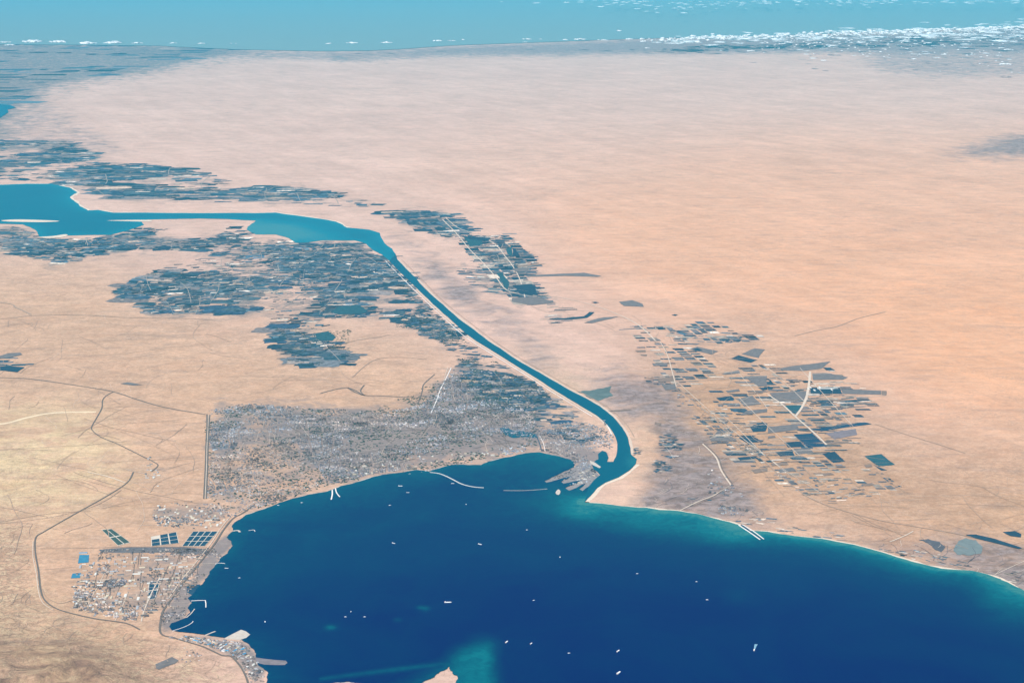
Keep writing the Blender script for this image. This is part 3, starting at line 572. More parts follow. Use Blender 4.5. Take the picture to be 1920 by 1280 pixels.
lanes('farm_lanes', FARM['lake_north'][0], 40, 0.9, 4, M_LANE, (20, 80), wig=0.1); lanes('farm_lanes', FARM['farm_b'][0], 30, 0.4, 5, M_LANE, (8, 30), wig=0.05); lanes('farm_lanes', FARM['north_strip'][0], 20, 0.8, 6, M_LANE, (15, 60), wig=0.08)
WPL = Q('-100 600 200 590 420 605 500 640 560 700 700 690 760 720 520 752 385 755 380 940 250 1000 120 1020 0 1060 -100 1060')
EPL = Q('930 560 1180 640 1230 760 1250 900 1400 900 1500 960 1700 1020 2000 1060 2000 900 1700 880 1640 740 1450 640 1100 575')
lanes('desert_tracks', WPL, 130, 0.14, 7, M_TRACK, (5, 40), wig=0.35); lanes('desert_tracks', WPL, 70, 0.12, 8, M_ROADP, (5, 30), wig=0.3)
lanes('desert_tracks', EPL, 150, 0.13, 9, M_TRACK, (3, 25), wig=0.3); lanes('desert_tracks', EPL, 80, 0.13, 10, M_ROADP, (3, 30), wig=0.15)
lanes('desert_tracks', Q('-100 960 60 980 60 1130 260 1190 440 1250 440 1285 -100 1285'), 160, 0.09, 12, M_TRACK, (2, 14), wig=0.6)
lanes('town_streets', CITY_B, 120, 0.13, 14, M_ROADP, (4, 22), wig=0.15); lanes('town_streets', CITY_C, 80, 0.12, 15, M_ROADP, (3, 18), wig=0.1); lanes('town_streets', CITY_A, 50, 0.12, 16, M_ROADP, (3, 14), wig=0.1)
lanes('town_streets', CITY_B, 60, 0.2, 17, M_ROAD, (4, 18), wig=0.2); lanes('town_streets', CITY_G, 45, 0.10, 18, M_ROADP, (4, 14), ang=(0.05, 0.2), wig=0.02); lanes('town_streets', CITY_G, 30, 0.10, 19, M_ROAD, (4, 14), ang=(1.6, 1.75), wig=0.02)
lanes('town_streets', CITY_E, 40, 0.12, 20, M_ROADP, (2, 10), wig=0.2)
lanes('salt_channels', SALT_HAZE[0][0], 90, 0.14, 21, M_ROADP, (1, 8), ang=(0.2, 1.2), wig=0.4); lanes('salt_channels', SALT_HAZE[0][0], 90, 0.16, 22, fmd, (2, 12), ang=(0.2, 1.2), wig=0.5)
def sheargrid(poly, ax, sy, sx, prob, wts, seed, z=0.045):
    a, b_ = np.array(G(*ax[0])), np.array(G(*ax[1])); kx = (b_[0]-a[0])/(b_[1]-a[1]); r = np.random.default_rng(seed); W_ = GA(poly); cx, cy = W_.mean(0)
    L = W_-[cx, cy]; L[:,0] -= kx*L[:,1]; rows = []; u = L[:,0].min()
    while u < L[:,0].max():
        w = r.uniform(*sx); v = L[:,1].min()+r.uniform(0, 2)
        while v < L[:,1].max(): h = r.uniform(*sy); rows.append((u, v, w, h)); v += h
        u += w+0.15
    Rr = np.array(rows); c0 = np.stack([Rr[:,0]+Rr[:,2]/2, Rr[:,1]+Rr[:,3]/2], 1); c1 = c0.copy(); c1[:,0] += kx*c1[:,1]; c1 += [cx, cy]
    nz = fbm(c1[:,0]*0.09, c1[:,1]*0.06, 3, seed); keep = inpoly(GI(c1), poly) & (nz+r.uniform(-0.28, 0.28, len(c1)) > 1-prob); Rr, c0 = Rr[keep], c0[keep]; n = len(c0)
    sg = np.array([(-1, -1), (1, -1), (1, 1), (-1, 1)])*0.5; f_ = np.stack([r.uniform(0.7, 0.97, n), r.uniform(0.6, 0.95, n)], 1)
    cor = sg[None]*(Rr[:,2:]*f_)[:,None,:]+c0[:,None,:]+r.normal(0, 0.05, (n, 4, 2)); cor[:,:,0] += kx*cor[:,:,1]; cor += [cx, cy]
    C = PAL[r.choice(len(PAL), n, p=np.array(wts)/sum(wts))]*r.uniform(0.7, 1.3, (n, 1))
    V = np.concatenate([cor.reshape(-1, 2), np.repeat(z+r.uniform(0, 0.004, n), 4)[:,None]], 1)
    tag(link('farmland', npmesh('farmland', V, np.arange(4*n), np.full(n, 4), {'Col': np.repeat(C, 4, 0)}), M_PARCEL), kind='stuff')
AX = ((1292, 745), (1440, 871)); EW = [3, 3, 3, 2, 2, 5, 5, 2, 0.5]
sheargrid(Q('1330 700 1420 680 1560 690 1600 730 1640 760 1590 800 1600 840 1480 870 1400 870 1320 820 1340 760'), AX, (0.8, 2.6), (1.2, 6.0), 0.41, EW, 201)
sheargrid(Q('1250 720 1330 760 1440 850 1500 900 1470 920 1380 860 1270 760'), AX, (0.5, 1.5), (0.6, 2.2), 0.40, [1, 1, 2, 2, 2, 5, 6, 3, 1], 202)
sheargrid(Q('1440 850 1560 860 1700 870 1710 900 1640 940 1540 940 1450 900'), AX, (0.5, 1.6), (0.6, 3.0), 0.27, [1, 1, 2, 2, 2, 6, 6, 3, 0], 203)
sheargrid(Q('1225 612 1330 603 1400 622 1450 635 1385 641 1290 646 1255 630'), AX, (1.2, 4), (1.5, 4), 0.66, [3, 4, 4, 3, 3, 4, 2, 1, 1], 204)
sheargrid(FARM['farm_b'][0], ((880, 467), (952, 545)), (3, 9), (2, 7), 0.58, [4, 4, 4, 3, 3, 4, 3, 2, 1], 205)
sheargrid(FARM['farm_a'][0], ((830, 412), (880, 467)), (4, 10), (3, 9), 0.62, [4, 4, 4, 3, 3, 4, 3, 2, 1], 206)
sheargrid(Q('1180 600 1250 610 1350 690 1330 740 1270 740 1230 680 1190 640'), AX, (0.8, 2.4), (1, 4), 0.40, EW, 207)
for s_ in ('1270 716 1330 770 1400 828 1470 880 1540 925', '1440 690 1480 725 1530 775', '1385 745 1440 800 1500 855', '1340 765 1380 800 1430 850 1480 890', '1500 690 1545 740 1600 800'):
    ribbon_obj('farm_track', smooth(ground(Q(s_)), 5), 0.13, 0.084, M_ROADP, wob=0.3)
for s_ in ('1340 760 1420 756 1520 750 1660 742', '1390 800 1480 794 1630 792', '1330 712 1420 706 1560 700', '1400 850 1500 845 1600 842', '1230 706 1340 700 1440 690'):
    ribbon_obj('farm_track', smooth(ground(Q(s_)), 5), 0.22, 0.083, M_ROADP, wob=0.3)
def patches(name, poly, n_, w, h, cols, seed, z=0.048):
    r = random.Random(seed); W_ = GA(poly); lo, hi = W_.min(0), W_.max(0); VV = []; FF = []; CC = []; k_ = 0
    while k_ < n_:
        x, y = r.uniform(lo[0], hi[0]), r.uniform(lo[1], hi[1])
        if not inpoly(GI(np.array([[x, y]])), poly)[0]: continue
        k_ += 1
        if gaps(np.array([x]), np.array([y]))[0] < r.uniform(0.25, 0.9): continue
        a, b_ = r.uniform(*w)/2, r.uniform(*h)/2; t = r.uniform(-0.4, 0.4)
        base = [(x+a*(math.cos(t)*u-math.sin(t)*v*b_/a), y+a*math.sin(t)*u+b_*math.cos(t)*v) for u, v in ((-1, -.8), (.2, -1), (1, -.6), (.9, .7), (0, 1), (-.9, .8))]
        pts = rough(base, 0.16, 2, True, seed=k_+seed*1000); o_ = len(VV); zz = z+r.uniform(0, 0.004); VV += [(p[0], p[1], zz) for p in pts]+[(x, y, zz)]
        m = len(pts); FF += [(o_+i, o_+(i+1) % m, o_+m) for i in range(m)]; c_ = r.choice(cols); q_ = r.uniform(0.75, 1.25); CC += [tuple(v*q_ for v in c_)]*(m+1)
    if not FF: return
    me = npmesh(name, VV, np.array(FF), np.full(len(FF), 3), {'Col': np.array(CC)}); return tag(link(name, me, M_PARCEL), kind='stuff')
DK = [(0.025, 0.06, 0.085), (0.04, 0.085, 0.11), (0.07, 0.11, 0.13), (0.035, 0.07, 0.11), (0.13, 0.14, 0.15), (0.21, 0.18, 0.17)]; SD = [(0.50, 0.36, 0.26), (0.42, 0.31, 0.24), (0.30, 0.25, 0.22)]
for k_, (nm_, n_, w_, h_) in enumerate((('south_lake', 110, (4, 18), (4, 11)), ('oasis', 300, (3, 14), (2.5, 9)), ('oasis_east', 40, (4, 14), (3, 8)), ('canal_triangle', 150, (2, 7), (2, 7)), ('lake_north', 170, (8, 34), (6, 18)), ('north_strip', 55, (8, 26), (5, 14)), ('farm_a', 30, (5, 16), (4, 10)), ('lake_gap', 30, (8, 24), (4, 10)), ('tail', 30, (5, 16), (3, 9)), ('canal_belt', 50, (2, 6), (1.5, 4)), ('west_edge', 20, (2, 8), (2, 5)))):
    patches('crop_patches', FARM[nm_][0], n_, w_, h_, DK, 300+k_, 0.040)
    patches('fallow_patches', FARM[nm_][0], n_//5, (w_[0]*.6, w_[1]*.7), (h_[0]*.4, h_[1]*.45), SD, 320+k_, 0.046)
    g_ = np.array(FARM[nm_][0]); c_ = g_.mean(0); patches('outlying_crops', [tuple(v) for v in (g_-c_)*[1.10, 1.22]+c_], n_//3, (w_[0]*.4, w_[1]*.5), (h_[0]*.3, h_[1]*.35), DK, 340+k_, 0.043)
# single fields one can tell apart
_fm = {}
def fm(c):
    if c not in _fm: _fm[c] = plain('crop_'+c, {'dark': (0.022, 0.055, 0.085), 'teal': (0.03, 0.09, 0.11), 'grey': (0.16, 0.145, 0.14), 'brown': (0.22, 0.16, 0.125), 'blue': (0.02, 0.06, 0.105), 'pale': (0.70, 0.66, 0.60), 'violet': (0.20, 0.17, 0.18)}[c], 0.95, 0.45, 0.9)
    return _fm[c]
def field(ox, oy, s, c, z=0.06): return polysheet('field', rough(ground(Z(ox, oy, s)), 0.022, 3, True, seed=int(z*1e5)), z, fm(c))
_FZ = 0
for ox, oy, c, s in [
 (1440, 640, 'dark', '320 345 540 352 560 395 320 390'), (1440, 640, 'grey', '543 356 850 370 848 400 562 394'), (1440, 640, 'brown', '852 370 890 372 888 406 852 402'),
 (1440, 640, 'blue', '330 658 720 605 780 620 400 675'), (1440, 640, 'blue', '190 697 330 690 440 788 300 795'), (1440, 640, 'violet', '430 690 660 655 670 700 500 735'),
 (1440, 640, 'dark', '120 757 240 750 278 792 150 794'), (1440, 640, 'dark', '55 830 180 812 200 855 90 862'), (1440, 640, 'grey', '192 804 310 800 345 835 210 850'),
 (1440, 640, 'dark', '405 842 500 825 580 900 490 910'), (1440, 640, 'teal', '720 860 850 845 955 925 830 938'), (1440, 640, 'dark', '790 925 828 942 895 966 850 968'),
 (1440, 640, 'brown', '20 915 140 905 155 925 30 935'), (1440, 640, 'grey', '70 960 185 945 210 970 90 985'), (1440, 640, 'brown', '720 928 770 920 785 940 735 945'),
 (1440, 640, 'brown', '700 1070 780 1060 810 1078 725 1085'), (1440, 640, 'teal', '110 480 255 480 212 552'), (1440, 640, 'grey', '10 387 290 372 275 440 80 450'),
 (1440, 640, 'grey', '90 202 180 185 300 172 470 150 400 205 260 222 100 218'), (1440, 640, 'grey', '330 242 430 236 600 270 560 288 340 290'), (1440, 640, 'grey', '0 642 210 622 240 660 0 690'),
 (1440, 640, 'brown', '300 425 620 440 560 450 300 436'), (1440, 640, 'brown', '280 580 620 560 620 568 300 590'), (1440, 640, 'grey', '0 712 50 708 60 722 0 728'), (1440, 640, 'brown', '400 990 470 985 500 1000 420 1008'),
 (1440, 640, 'brown', '330 760 600 750 610 765 450 772'), (1440, 640, 'dark', '0 285 20 290 40 318 20 315'), (1440, 640, 'dark', '0 335 40 350 30 358 0 360'), (1440, 640, 'brown', '175 292 250 288 260 300 190 303'),
 (960, 640, 'dark', '1640 130 1700 105 1840 140 1790 160'), (960, 640, 'grey', '1330 60 1390 40 1550 75 1500 100'), (960, 640, 'dark', '1350 62 1390 50 1430 68 1400 74'), (960, 640, 'grey', '1720 95 1820 52 1900 62 1850 125'),
 (960, 640, 'brown', '920 70 1000 65 1005 80 940 82'), (960, 640, 'brown', '960 98 1015 100 1010 112 970 108'), (960, 640, 'dark', '1530 425 1640 410 1670 435 1560 445'), (960, 640, 'grey', '1690 435 1800 405 1870 470 1740 488'),
 (960, 640, 'dark', '1780 640 1880 605 1915 615 1900 675 1810 680'), (960, 640, 'dark', '1700 722 1800 708 1880 755 1760 760'), (960, 640, 'grey', '1480 722 1650 716 1690 745 1490 750'), (960, 640, 'grey', '1540 672 1590 666 1610 685 1520 690'),
 (960, 640, 'dark', '1690 872 1820 860 1850 878 1710 893'), (960, 640, 'brown', '1790 962 1915 948 1915 975 1820 990'), (960, 640, 'grey', '1570 246 1700 216 1710 240 1600 250'), (960, 640, 'grey', '1740 262 1915 258 1915 335 1850 340'),
 (960, 640, 'dark', '1845 348 1915 346 1915 364 1880 368'), (960, 640, 'grey', '1050 167 1160 162 1168 185 1060 185'), (960, 640, 'brown', '1090 282 1205 264 1215 298 1110 308'), (960, 640, 'grey', '1120 322 1225 322 1238 362 1150 365'),
 (960, 640, 'grey', '1710 550 1760 522 1915 506 1915 530 1720 556'), (960, 640, 'brown', '1350 440 1410 435 1415 445 1360 448'), (960, 640, 'brown', '1540 470 1580 464 1590 478 1550 482'), (960, 640, 'brown', '1070 605 1120 615 1115 630 1070 622'),
 (960, 640, 'grey', '1600 372 1700 358 1710 374 1620 386'), (960, 640, 'brown', '1770 392 1880 380 1885 390 1780 400'), (960, 640, 'brown', '720 520 880 512 890 518 740 527'),
 (960, 320, 'grey', '100 786 320 776 540 766 670 790 640 797 400 790 120 797'), (960, 320, 'dark', '0 860 150 850 195 935 60 925'), (960, 320, 'grey', '0 955 190 945 330 990 150 1010 0 985'),
 (960, 320, 'dark', '270 1115 420 1105 540 1092 580 1060 620 1062 560 1105 400 1120'), (960, 320, 'grey', '540 1142 640 1110 700 1100 800 1095 740 1112 600 1145'), (960, 320, 'dark', '595 988 625 984 655 990 625 996'),
 (960, 320, 'dark', '1195 1085 1220 1078 1245 1083 1225 1090'), (960, 320, 'grey', '800 985 900 972 980 1000 990 1022 840 1015'), (960, 320, 'dark', '0 580 25 585 60 640 0 645'), (960, 320, 'dark', '185 877 245 877 245 884 185 884'),
 (960, 320, 'brown', '30 715 150 703 255 700 180 712 60 722'), (960, 320, 'grey', '0 735 120 728 125 755 30 762'),
 (480, 320, 'teal', '1550 490 1690 520 1700 555 1600 570'), (480, 320, 'teal', '1870 590 1920 570 1920 640 1885 625'), (480, 320, 'teal', '560 1060 620 1020 780 1010 840 1050 800 1075 620 1080'),
 (480, 320, 'dark', '1530 490 1760 505 1740 530 1600 515'), (480, 320, 'teal', '1800 770 1850 765 1900 860 1880 890'), (480, 320, 'teal', '450 1220 540 1205 600 1250 570 1278 460 1270'),
 (1440, 960, 'dark', '1480 170 1560 168 1700 200 1910 270 1880 276 1660 222 1540 192'), (1440, 960, 'dark', '1760 150 1850 142 1900 165 1895 190 1820 180'),
 (0, 640, 'dark', '0 190 60 185 185 195 130 232 60 225 0 215'), (0, 640, 'grey', '900 318 960 308 1070 326 1000 332'), (0, 640, 'grey', '60 90 150 85 170 100 60 125 0 130 0 110'),
]:
    _FZ += 1; field(ox, oy, s, c, 0.052+0.0006*_FZ)
# the dark basins north-west of the harbour
M_LEV = plain('pale_levee', (0.60, 0.52, 0.42)); BZ = 0.05
def basins(outer, cols, rows, mat, skip=()):
    a, b2, c2, d2 = [Vector(G(*p)) for p in outer]; pts = []
    polysheet('levee', [tuple(v) for v in (a, b2, c2, d2)], 0.055, M_LEV)
    f = lambda u, v: (a*(1-u)+b2*u)*(1-v)+(d2*(1-u)+c2*u)*v
    for i in range(cols):
        for j in range(rows):
            if (i, j) in skip: continue
            e = 0.05; gu = 0.14 if cols < 5 else 0.05
            q = [f((i+gu/2)/cols, (j+e)/rows), f((i+1-gu/2)/cols, (j+e)/rows), f((i+1-gu/2)/cols, (j+1-e)/rows), f((i+gu/2)/cols, (j+1-e)/rows)]
            polysheet('basin', [tuple(v) for v in q], 0.075, mat)
polysheet('quay_apron', ground(bayD+Q('1113 901 1124 891 1118 884 1112 877 1107 868 1090 866')), 0.012, plain('harbour_paving', (0.25, 0.22, 0.21), var=0.45, scale=1.5))
basins(Q('362 996 409 996 384 1024 341 1024'), 4, 3, M_DARKP); basins(Q('283 1006 331 997 336 1018 284 1024'), 3, 3, M_DARKP, ((0, 0),)); basins(Q('190 993 209 991 245 1017 221 1023'), 2, 2, plain('algae_basin', (0.05, 0.085, 0.075)))
basins(Q('279 1090 301 1089 291 1122 276 1126'), 1, 2, M_DARKP)
polysheet('rail_yard', ground(Z(0, 960, '1165 1140 1290 1085 1340 1110 1320 1130 1190 1180 1170 1170')), 0.06, fm('grey'))
polysheet('town_park', ground(Z(0, 960, '740 280 980 262 1380 262 1560 275 1540 310 1380 330 1280 300 1000 305 760 300')), 0.03, plain('planted_belt', (0.13, 0.125, 0.13), var=0.6, scale=0.9))
polysheet('town_park', ground(Z(0, 960, '1400 550 1500 540 1500 570 1440 620 1400 600')), 0.03, fm('blue'))
polysheet('town_park', ground(Q('880 690 960 700 1010 735 1000 765 940 775 890 750')), 0.012, plain('orchard_belt', (0.09, 0.11, 0.11), var=0.6, scale=0.5))

# ------------------------------------------------------------------ built-up districts (thousands of roofs and painted shade gaps: one mass per district)
def boxes(name, cen, size, rot, hgt, colr, mat=M_BLOCK):
    n = len(cen); c, s = np.cos(rot), np.sin(rot)
    sg = np.array([(-1, -1), (1, -1), (1, 1), (-1, 1)])*0.5
    loc = sg[None]*size[:,None,:]
    x = loc[:,:,0]*c[:,None]-loc[:,:,1]*s[:,None]+cen[:,0,None]; y = loc[:,:,0]*s[:,None]+loc[:,:,1]*c[:,None]+cen[:,1,None]
    lo = np.stack([x, y, np.zeros_like(x)-0.02], 2); hi = np.stack([x, y, np.repeat(hgt[:,None], 4, 1)], 2)
    V = np.concatenate([lo, hi], 1).reshape(-1, 3)
    F = np.array([(4, 5, 6, 7), (0, 1, 5, 4), (1, 2, 6, 5), (2, 3, 7, 6), (3, 0, 4, 7)])
    L = (F[None]+8*np.arange(n)[:,None,None]).reshape(-1)
    me = npmesh(name, V, L, np.full(5*n, 4), {'Col': np.repeat(colr, 8, 0)})
    return link(name, me, mat)
ROOF_SHADE = np.array([(0.44, 0.39, 0.33), (0.36, 0.31, 0.25), (0.27, 0.23, 0.20), (0.20, 0.18, 0.18), (0.13, 0.12, 0.14), (0.07, 0.075, 0.10), (0.60, 0.56, 0.50), (0.36, 0.25, 0.18), (0.09, 0.11, 0.11)])  # darkest tones serve dark roofs and painted shadow gaps between buildings
def district(poly, rot, step, fill, wts, hmax=0.28, seed=1, streets=(7, 5)):
    r = np.random.default_rng(seed); W_ = GA(poly); cx, cy = W_.mean(0); R = np.hypot(*(W_-[cx, cy]).T).max(); N = int(R/step)+1
    I, J = np.meshgrid(np.arange(-N, N), np.arange(-N, N)); I, J = I.ravel(), J.ravel()
    blk = _h((I//streets[0]).astype(np.int64), (J//streets[1]).astype(np.int64), seed); blt = _h((I//streets[0]).astype(np.int64), (J//streets[1]).astype(np.int64), seed+50)
    k_ = (I % streets[0] != 0) & (J % streets[1] != 0); I, J, blk, blt = I[k_], J[k_], blk[k_], blt[k_]
    loc = np.stack([I, J], 1)*step+r.uniform(-0.18, 0.18, (len(I), 2))*step
    # each neighbourhood turns its grid a little
    c, s = math.cos(rot), math.sin(rot); cen = loc@np.array([[c, s], [-s, c]])+[cx, cy]
    cen += np.stack([fbm(cen[:,0]*0.06, cen[:,1]*0.06, 2, seed)-0.5, fbm(cen[:,0]*0.06+50, cen[:,1]*0.06, 2, seed)-0.5], 1)*8
    q = GI(cen); dn = 0.6*fbm(cen[:,0]*0.12, cen[:,1]*0.12, 4, seed+3)+0.4*fbm(cen[:,0]*0.03, cen[:,1]*0.05, 3, seed+5)
    keep = inpoly(q, poly) & (r.uniform(0, 1, len(q)) < fill*np.clip((dn-0.38)*6.5, 0.03, 1)*(0.45+0.75*blt))
    if not keep.any(): keep = inpoly(q, poly)
    if not keep.any(): return
    cen = cen[keep]; blk = blk[keep]; blt = blt[keep]; n = len(cen)
    hood = fbm(cen[:,0]*0.25, cen[:,1]*0.25, 3, seed+7)
    ci = r.choice(len(ROOF_SHADE), n, p=np.array(wts)/sum(wts)); lf = fbm(cen[:,0]*0.035, cen[:,1]*0.05, 3, seed+21); tint = np.stack([0.95+0.5*(lf-0.5)+0.12*(blt-0.5), 1+0*lf, 1.10+0.5*(0.5-lf)-0.12*(blt-0.5)], 1)
    C = (0.52*ROOF_SHADE[ci]+0.48*np.array([0.215, 0.19, 0.18]))*((0.15+1.6*hood)*(0.62+0.75*blk))[:,None]*r.uniform(0.85, 1.15, (n, 1))*tint
    size = step*r.uniform(0.45, 0.95, (n, 2)); size[:,0] *= r.choice([1, 1, 1.9], n)
    o = boxes('town_roofs', cen, size, np.full(n, rot)+r.choice([0, 0, math.pi/2], n)+r.normal(0, 0.05, n), r.uniform(0.04, hmax*0.75, n), C)
    return tag(o, kind='stuff')
CITY = [(Q('392 768 460 757 520 760 560 775 560 800 520 815 470 800 440 840 400 845 392 830'), 0.3, 0.36, 0.85, [3, 4, 4, 4, 4, 3, 1.5, 2, 2]),
 (Q('520 760 620 765 700 775 790 760 815 735 845 700 900 740 990 770 1010 800 1005 846 985 846 940 856 900 866 850 867 800 876 700 888 640 905 612 905 600 880 560 850 550 800'), 0.15, 0.36, 0.88, [3, 4, 4, 4, 4, 3, 1.5, 2, 3]),
 (Q('392 836 440 838 468 802 520 814 556 802 554 846 570 850 590 870 610 905 575 921 520 942 470 955 440 968 400 955 388 930'), 0.4, 0.36, 0.62, [4, 5, 4, 3, 3, 2, 2, 3, 2]),
 (Q('850 690 900 695 960 705 1000 735 1010 775 1005 800 960 790 900 775 850 760 830 740'), -0.3, 0.42, 0.30, [3, 3, 3, 3, 3, 3, 1, 2, 4]),
 (Q('1010 800 1080 790 1130 800 1150 825 1150 840 1105 850 1100 860 1118 886 1095 900 1078 872 1070 858 1030 848 1012 845'), 0.5, 0.34, 0.42, [4, 4, 4, 3, 3, 3, 2.5, 2, 3]),
 (Q('1075 878 1088 880 1112 884 1120 891 1104 908 1098 902 1060 912 1095 896 1050 902 1074 890 1026 902 1060 886'), 0.6, 0.30, 0.75, [5, 4, 3, 3, 3, 3, 5, 3, 1]),
 (Q('285 950 330 940 380 940 430 955 432 980 400 994 290 985'), 0.1, 0.42, 0.75, [4, 4, 3, 3, 3, 3, 3, 2, 2]),
 (Q('185 1030 400 1028 415 1045 372 1090 345 1130 350 1155 305 1170 296 1140 268 1160 245 1165 140 1142 135 1100 180 1060'), 0.12, 0.42, 0.72, [4, 4, 4, 4, 4, 4, 4, 3, 1]),
 (Q('310 1188 380 1195 425 1200 455 1205 478 1225 488 1248 498 1270 488 1285 470 1285 455 1252 430 1228 380 1208 320 1196'), -0.45, 0.42, 0.8, [4, 4, 3, 3, 3, 3, 3, 2, 1]),
 (Q('345 1210 380 1225 382 1245 355 1250 340 1235'), 0.2, 0.36, 0.5, [4, 4, 3, 3, 3, 3, 3, 2, 1]),
 (Q('1120 775 1135 788 1146 806 1150 820 1143 818 1132 798'), 0.6, 0.3, 0.9, [4, 4, 3, 3, 3, 3, 3, 2, 1]),
 (Q('1270 740 1300 748 1325 775 1300 790 1275 770'), -0.6, 0.6, 0.25, [3, 3, 3, 2, 2, 2, 1, 4, 1]),
 (Q('1320 880 1380 880 1370 905 1400 935 1330 930'), -0.4, 0.6, 0.15, [3, 3, 3, 2, 2, 2, 2, 4, 1]),
 (Q('1345 945 1405 955 1400 970 1350 965'), 0.1, 0.34, 0.6, [4, 4, 3, 3, 3, 2, 4, 2, 1]),
 (Q('760 890 900 868 900 872 860 872 800 882'), 0.2, 0.3, 0.5, [4, 4, 3, 3, 3, 2, 4, 2, 1])]
M_TOWNS = plain('streets_and_yards', (0.25, 0.225, 0.21), var=0.55, scale=0.5)
for i_, (p, rt, st, fl, wt) in enumerate(CITY):
    district(p, rt, st, fl, wt, seed=100+i_)
# trees and palms dotted through the town and the oasis are below one pixel: a low green mass
def groves(poly, step, fill, seed, name='palm_groves'):
    r = np.random.default_rng(seed); W_ = GA(poly); lo, hi = W_.min(0), W_.max(0); n = int((hi[0]-lo[0])*(hi[1]-lo[1])/step**2)
    cen = r.uniform(lo, hi, (n, 2)); q = GI(cen); d = fbm(cen[:,0]*0.15, cen[:,1]*0.15, 4, seed)
    cen = cen[inpoly(q, poly) & (d > 1-fill)]; n = len(cen)
    o = boxes(name, cen, r.uniform(0.15, 0.5, (n, 2)), r.uniform(0, 3, n), r.uniform(0.04, 0.1, n), np.array([(0.03, 0.055, 0.04)])*r.uniform(0.6, 1.6, (n, 1)))
    return tag(o, kind='stuff')
groves(Q('380 760 700 770 850 700 1010 740 1005 846 640 905 440 968 390 930'), 0.9, 0.52, 61); groves(Q('510 610 660 610 655 685 560 685'), 1.0, 0.5, 62)
groves(FARM['canal_triangle'][0], 0.9, 0.5, 63)
for i_, (q_, sx_) in enumerate(((Z(960, 640, '1110 705 1180 690 1215 720 1310 800 1320 850 1180 880 1120 850 1100 800'), 1.3), (Z(960, 640, '1060 890 1120 890 1200 930 1200 975 1080 985 1050 950'), 1.0), (Z(960, 640, '890 800 940 795 970 820 960 850 905 855'), 0.8))):
    parcels('orchards', q_, -0.05, sx_, 0.45, 0.85, [5, 6, 6, 4, 3, 2, 2, 1, 1], seed=70+i_, usemask=0.75, skew=0.8)

# ------------------------------------------------------------------ single buildings
for q_ in ('155 1088 232 1083 240 1092 228 1100 160 1101', '140 1110 176 1106 172 1122 145 1127', '280 1088 302 1087 292 1120 276 1124', '352 1070 372 1066 345 1095 322 1098', '176 1148 196 1145 192 1154 176 1156'):
    district(Q(q_), 0.12, 0.33, 1.0, [3, 1, 2, 3, 5, 8, 3, 1, 2], seed=int(q_[:3]), hmax=0.2)
def solid(name, c, rough=0.7, var=0.12): return plain(name, c, rough, var, 6)
RM = {'white': solid('white_roof', (0.66, 0.64, 0.58)), 'cream': solid('cream_roof', (0.60, 0.50, 0.35)), 'grey': solid('grey_roof', (0.38, 0.38, 0.39)), 'dark': solid('dark_roof', (0.12, 0.13, 0.15)), 'blue': solid('blue_roof', (0.07, 0.30, 0.50)), 'tan': solid('tan_roof', (0.50, 0.37, 0.27))}
WM = solid('rendered_wall', (0.46, 0.40, 0.33)); DM = solid('steel_door', (0.15, 0.15, 0.16))
def mk(name, V, F, mat, parent=None):
    me = bpy.data.meshes.new(name); me.from_pydata(V, [], F); me.update(); return link(name, me, mat, parent)
def box_vf(x0, x1, y0, y1, z0, z1):
    return [(x0, y0, z0), (x1, y0, z0), (x1, y1, z0), (x0, y1, z0), (x0, y0, z1), (x1, y0, z1), (x1, y1, z1), (x0, y1, z1)], [(3, 2, 1, 0), (4, 5, 6, 7), (0, 1, 5, 4), (1, 2, 6, 5), (2, 3, 7, 6), (3, 0, 4, 7)]
def empty(name, loc=(0, 0, 0), rz=0):
    o = bpy.data.objects.new(name, None); COL.objects.link(o); o.location = loc; o.rotation_euler = (0, 0, rz); o.empty_display_size = 0.2; return o
def make_warehouse(c):
    t = empty('warehouse'); V, F = box_vf(-.5, .5, -.5, .5, 0, .7); mk('wall', V, F[2:], WM, t)
    V = [(-.5, -.5, .7), (.5, -.5, .7), (.5, .5, .7), (-.5, .5, .7), (-.5, 0, 1), (.5, 0, 1)]
    mk('roof', V, [(0, 1, 5, 4), (2, 3, 4, 5), (0, 4, 3), (1, 2, 5)], RM[c], t)
    V, F = box_vf(.501, .512, -.15, .15, 0.02, .5); mk('door', V, F, DM, t); return t
def make_block(c):
    t = empty('apartment_block'); V, F = box_vf(-.5, .5, -.5, .5, 0, 1); mk('wall', V, F[2:], WM, t)
    V, F = box_vf(-.5, .5, -.5, .5, 1.0, 1.03); V2, F2 = box_vf(-.2, .1, -.2, .2, 1.03, 1.18)
    r_ = mk('roof', V, F, RM[c], t); mk('stair_tower', V2, F2, RM[c], r_)
    return t
def make_tank(c):
    t = empty('storage_tank'); n = 20; V = []; F = []
    for k_ in range(n):
        a = 2*math.pi*k_/n; V += [(.5*math.cos(a), .5*math.sin(a), 0), (.5*math.cos(a), .5*math.sin(a), .9)]
    F = [(2*k_, (2*k_+2) % (2*n), (2*k_+3) % (2*n), 2*k_+1) for k_ in range(n)]; mk('shell', V, F, RM['white'], t)
    V = [(.5*math.cos(2*math.pi*k_/n), .5*math.sin(2*math.pi*k_/n), .9) for k_ in range(n)]+[(0, 0, 1.0)]
    mk('roof', V, [(k_, (k_+1) % n, n) for k_ in range(n)], RM[c], t); return t
def copy_tree(o, parent=None):
    c = o.copy(); COL.objects.link(c); c.parent = parent
    for ch in list(o.children): copy_tree(ch, c)
    return c
PROTO = {}; placed = []
